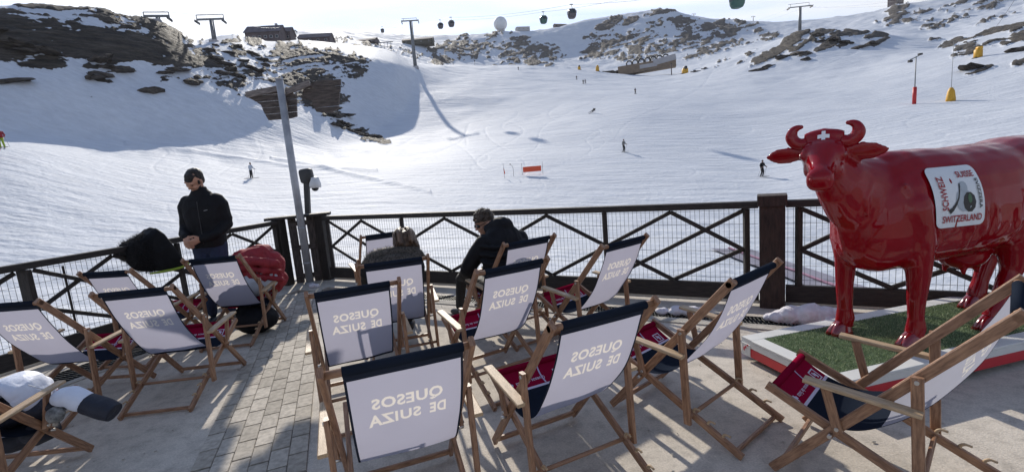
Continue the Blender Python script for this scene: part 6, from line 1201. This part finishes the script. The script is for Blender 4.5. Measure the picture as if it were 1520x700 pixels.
# poles, machines and nets on the piste
def pole_mast(name, label, cat, base, h, r, col, parts):
    t = thing(name, label, cat, on_ground(base, .1)); MB().tube([(0, 0, 0), (0, 0, h)], [r, r * .8], 10).build('mast', col, t); parts(t, h); return t
def lamp_parts(t, h):
    b = MB(); b.tube([(0, 0, 0), (0, 0, 3.0)], .30, 12); b.build('red_pad', 'sign_red', t)
    MB().beam((-1.0, 0, h - .5), (.9, 0, h + .25), .14, .14).build('bracket', 'steel', t); MB().box((-1.0, 0, h - .75), (.6, .4, .4)).build('nozzle_head', 'black_plastic', t); MB().box((.7, 0, h + .3), (.6, .4, .3)).build('nozzle_head', 'black_plastic', t)
pole_mast('snow_lance', 'tall snow making lance with a red padded foot on the right piste', 'snow lance', (72.959, 84.977, 6.57), 8.2, .10, 'steel', lamp_parts)
def cannon_parts(t, h): 
    b = MB(); b.loft([ring((0, 0, z), (1, 0, 0), (0, 1, 0), a, a, 14) for z, a in ((0, .68), (.5, .66), (1.7, .5), (2.3, .22))]); b.build('yellow_pad', 'yellow', t)
pole_mast('snow_lance', 'very thin lance rising from a round yellow pad on the right piste', 'snow lance', (76.486, 81.816, 6.099), 9.8, .04, 'steel', cannon_parts)
def machine(label, base, s, sh_=1.0):
    t = thing('snow_cannon', label, 'snow cannon', on_ground(base, .1)); b = MB(); b.loft([ring((0, 0, z * s), (1, 0, 0), (0, 1, 0), a * s, c * s, 12, 5) for z, a, c in ((0, .8, .7), (.1, .9, .8), (2.2 * sh_, .85, .75), (2.5 * sh_, .6, .5))]); b.build('yellow_body', 'yellow', t)
    MB().tube([(0, -.9 * s, 2.6 * s * sh_), (0, .5 * s, 2.8 * s * sh_)], [.5 * s, .4 * s], 14).build('fan_barrel', 'black_plastic' if sh_ < 1 else 'yellow', t); MB().box((0, 0, -.05 * s), (2.6 * s, 1.2 * s, .25 * s)).build('skid', 'black_plastic', t); return t
machine('yellow snow cannon alone below the rocks at the upper right', (115.895, 117.445, 18.903), .82); machine('small yellow snow cannon on the crest just left of the long building', (61.635, 303.811, 53.868), 1.15)
machine('small reddish snow cannon on the crest farther left of the long building', (50.694, 305.827, 55.548), 1.0, .9); machine('snow cannon with a black fan on a yellow foot right of the long building', (101.76, 266.214, 41.735), 1.7, .7)
def nop(t, h): MB().box((0, 0, h), (.5, .3, .8)).build('sign_head', 'black_plastic', t)
pole_mast('marker_pole', 'dark marker pole at the right end of the long building', 'pole', (95.225, 268.621, 42.348), 6.0, .28, 'build_wall', nop); pole_mast('marker_pole', 'short dark post on the crest right of the tall pylon', 'pole', (-26.687, 238.512, 51.003), 3.2, .22, 'build_wall', nop)
for k, (u, lab) in enumerate((((-23.926, 266.93, 57.449), 'thin post on the crest, first of two right of the short dark post'), ((-13.302, 289.695, 61.169), 'thin post on the crest, second of two right of the short dark post'))): pole_mast('marker_pole', lab, 'pole', u, 3.0, .10, 'build_wall', nop)
# orange safety net
nb_ = Vector((2.803, 51.924, 0.88)); nb_ = on_ground(nb_); nt_ = thing('safety_net', 'orange safety net stretched between two thin poles on the piste', 'safety net', nb_, -.05)
for x in (-1.1, 1.15): MB().tube([(x, 0, 0), (x, 0, 1.35)], .018, 8).build('net_pole', 'steel', nt_)
MB().beam((-1.0, 0, .66), (1.0, 0, .66), .012, .58).build('orange_banner', 'orange_net', nt_)
fp = thing('flag_pole', 'thin leaning pole with an orange pennant left of the safety net', 'pole', on_ground((-0.249, 49.999, 0.594))); MB().tube([(0, 0, 0), (-.05, 0, 1.5)], .016, 8).build('pole', 'steel', fp); MB().add([(-.02, -.02, .35), (.10, 0, .5), (.0, .02, 1.0), (-.06, 0, .95)], [[0, 1, 2, 3], [3, 2, 1, 0]]).build('pennant', 'orange_net', fp)
f2 = thing('flag_pole', 'bent thin black pole between the pennant and the safety net', 'pole', on_ground((0.709, 50.995, 0.779))); MB().tube([(0, 0, 0), (.05, 0, .7), (-.05, 0, 1.1), (-.25, 0, 1.3)], .016, 8).build('pole', 'black_plastic', f2); MB().ell((-.27, 0, 1.32), (.07, .05, .06), 8, 6).build('pole_tip', 'black_plastic', f2)
gm = thing('gate_marker', 'small round red marker on a stick at the left edge of the piste', 'marker', on_ground((-39.699, 38.065, 3.555))); MB().tube([(0, 0, 0), (0, 0, .7)], .015, 6).build('stick', 'steel', gm); MB().ell((0, 0, .75), (.22, .06, .22), 14, 10).build('red_disc', 'sign_red', gm)

# skiers
def skier(label, base, az, top, legs, pose=0, s=1.0, hat='ink_black', skis=True):
    t = thing('person', label, 'person', on_ground(base), az)
    def L(*p): return tuple(q * s for q in p)
    b = MB()
    for k in (-1, 1): limb(b, [L(0, .08 * k, .92, .10), L(.12 if pose == 0 else .02, .11 * k, .52, .08), L(-.02, .13 * k, .12, .065)], 8)
    b.build('trousers', legs, t)
    b = MB(); b.loft([ring(L(x, 0, z), (0, 1, 0), (1, 0, 0), a * s, c * s, 12) for x, z, a, c in ((-.02, .88, .17, .13), (.02, 1.1, .18, .14), (.06, 1.32, .21, .14), (.07, 1.44, .16, .11), (.08, 1.5, .07, .07))])
    for k in (-1, 1): limb(b, [L(.06, .20 * k, 1.38, .07), L(.08, .30 * k, 1.12, .06), L(.30, .30 * k, 1.02, .05)], 8)
    b.build('jacket', top, t)
    b = MB(); b.ell(L(.10, 0, 1.60), L(.09, .075, .11), 10, 8); 
    for k in (-1, 1): b.ell(L(.35, .30 * k, 1.01), L(.05, .04, .05), 8, 6)
    limb(b, [L(.08, 0, 1.45, .05), L(.09, 0, 1.55, .05)], 8); limb(b, [L(.30, .30, 1.02, .04), L(.08, .30, 1.12, .04), L(.06, .2, 1.38, .04), L(.06, -.2, 1.38, .04), L(.08, -.30, 1.12, .04), L(.30, -.30, 1.02, .04)], 6); b.build('body', 'skin', t)
    MB().ell(L(.09, 0, 1.65), L(.105, .09, .10), 10, 8).build('hat', hat, t)
    if skis:
        for k in (-1, 1): MB().beam(L(-.8, .13 * k, .03), L(.85, .13 * k, .05), .08, .03).build('ski', 'ink_black', t); MB().tube([L(.33, .31 * k, 1.05), L(-.1, .42 * k, .1)], .012, 6).build('ski_pole', 'steel', t)
    return t
SK = [
 ((-43.792, 42.465, 7.258), 2.6, 'red_cloth', 'lime', 'skier in red jacket and yellow trousers at the left edge of the piste', 0),
 ((-28.231, 52.943, 2.589), 1.2, 'white_cloth', 'trousers_black', 'skier in a pale jacket and dark trousers right of the standing man', 1),
 ((16.17, 65.019, 1.982), -1.0, 'boot_grey', 'trousers_black', 'skier in grey gliding down the middle of the piste, with a long shadow', 0),
 ((26.587, 49.286, -2.146), -1.3, 'jacket_black', 'trousers_black', 'skier all in black on the piste left of the cow head', 0),
 ((39.659, 142.587, 19.004), -1.2, 'build_wall', 'trousers_black', 'small dark skier high on the piste under the long tan building', 0),
 ((33.127, 192.166, 30.305), -1.5, 'jacket_black', 'trousers_black', 'tiny dark skier of a pair high in the middle of the piste, left one', 0),
 ((34.263, 193.998, 30.77), -1.5, 'boot_grey', 'trousers_black', 'tiny dark skier of a pair high in the middle of the piste, right one', 0),
 ((33.811, 212.325, 35.806), -1.5, 'build_wall', 'trousers_black', 'tiny skier just above the pair high in the middle of the piste', 0),
 ((10.188, 244.788, 45.985), -1.5, 'build_wall', 'trousers_black', 'tiny skier alone near the crest under the white radar dome', 0)]
for p, az, a, l, lab, ps in SK: skier(lab, p, az, a, l, ps)
fs = skier('skier fallen on the piste above the middle, lying on the snow', (20.32, 110.141, 12.186), .3, 'jacket_black', 'trousers_black', 1); fs.rotation_euler = (R(70), R(-20), .6); fs.location.z += .25
skier('child in a red jacket and white hat beyond the railing, seen between the cow legs', (13.052, 13.111, -2.817), 1.5, 'red_cloth', 'path_grey', 0, .68, 'white_cloth', False)
for p, lab in (((97.353, 243.241, 37.598), 'dark sledge lying on the crest, left one of two'), ((101.168, 239.51, 36.293), 'dark sledge lying on the crest, right one of two')):
    t = thing('sledge', lab, 'sledge', on_ground(p)); MB().beam((-1.6, 0, .35), (1.6, 0, .35), .9, .25).build('deck_plate', 'black_plastic', t); MB().beam((-1.7, 0, .1), (2.0, 0, .12), .15, .12).build('runner', 'steel', t); MB().box((.4, 0, .7), (1.1, .7, .5)).build('load', 'build_wall', t)
# grey band for the shaded path beyond the railing, shade put into its colour
tr = MB(); Lt = [(11.728, 24.874, -3.239), (12.057, 23.598, -3.24), (12.447, 22.256, -3.25), (12.881, 20.84, -3.258), (13.177, 19.458, -3.232), (13.624, 17.274, -3.156), (13.785, 15.173, -2.975), (13.722, 13.142, -2.703)]
pts = [on_ground(p) for p in Lt]; c0 = pts[0]; vs = []
for i, p in enumerate(pts):
    d = (pts[min(i + 1, 7)] - pts[max(i - 1, 0)]).xy.normalized(); nrm = Vector((-d.y, d.x, 0)); nrm = nrm if nrm.y > 0 else -nrm
    for o_ in (-1.3, 1.3): q = p + nrm * o_; vs.append(Vector((q.x, q.y, ground_z(q.x, q.y) + .10)) - c0)
tt = thing('shaded_band', 'grey band of painted shade with a pink side strip on the snow beyond the railing', 'shaded band', c0); tr.add(vs, [[2 * i, 2 * i + 2, 2 * i + 3, 2 * i + 1] for i in range(7)]); tr.build('painted_shade', 'path_grey', tt)
for i in range(7): MB().beam(vs[2 * i].lerp(vs[2 * i + 1], .45) + Vector((0, 0, .06)), vs[2 * i + 2].lerp(vs[2 * i + 3], .45) + Vector((0, 0, .06)), .16, .05).build('side_strip', 'pink', tt)

# ------------------------------------------------------------------ thin mountain haze
hz = MB(); hz.add([(x, y, z) for z in (-90, 420) for x, y in ((-8300, -8300), (8300, -8300), (8300, 8300), (-8300, 8300))], [[3, 2, 1, 0], [4, 5, 6, 7], [0, 1, 5, 4], [1, 2, 6, 5], [2, 3, 7, 6], [3, 0, 4, 7]])
hm = bpy.data.materials.new('haze'); hm.use_nodes = True; t = hm.node_tree; t.nodes.clear(); o = N(t, 'ShaderNodeOutputMaterial'); v = N(t, 'ShaderNodeVolumePrincipled'); v.inputs['Density'].default_value = 0.00007; v.inputs['Color'].default_value = (.86, .90, 1, 1); v.inputs['Anisotropy'].default_value = 0.3
t.links.new(v.outputs[0], o.inputs['Volume']); tag(link('haze', hz.mesh('haze'), hm), kind='stuff')
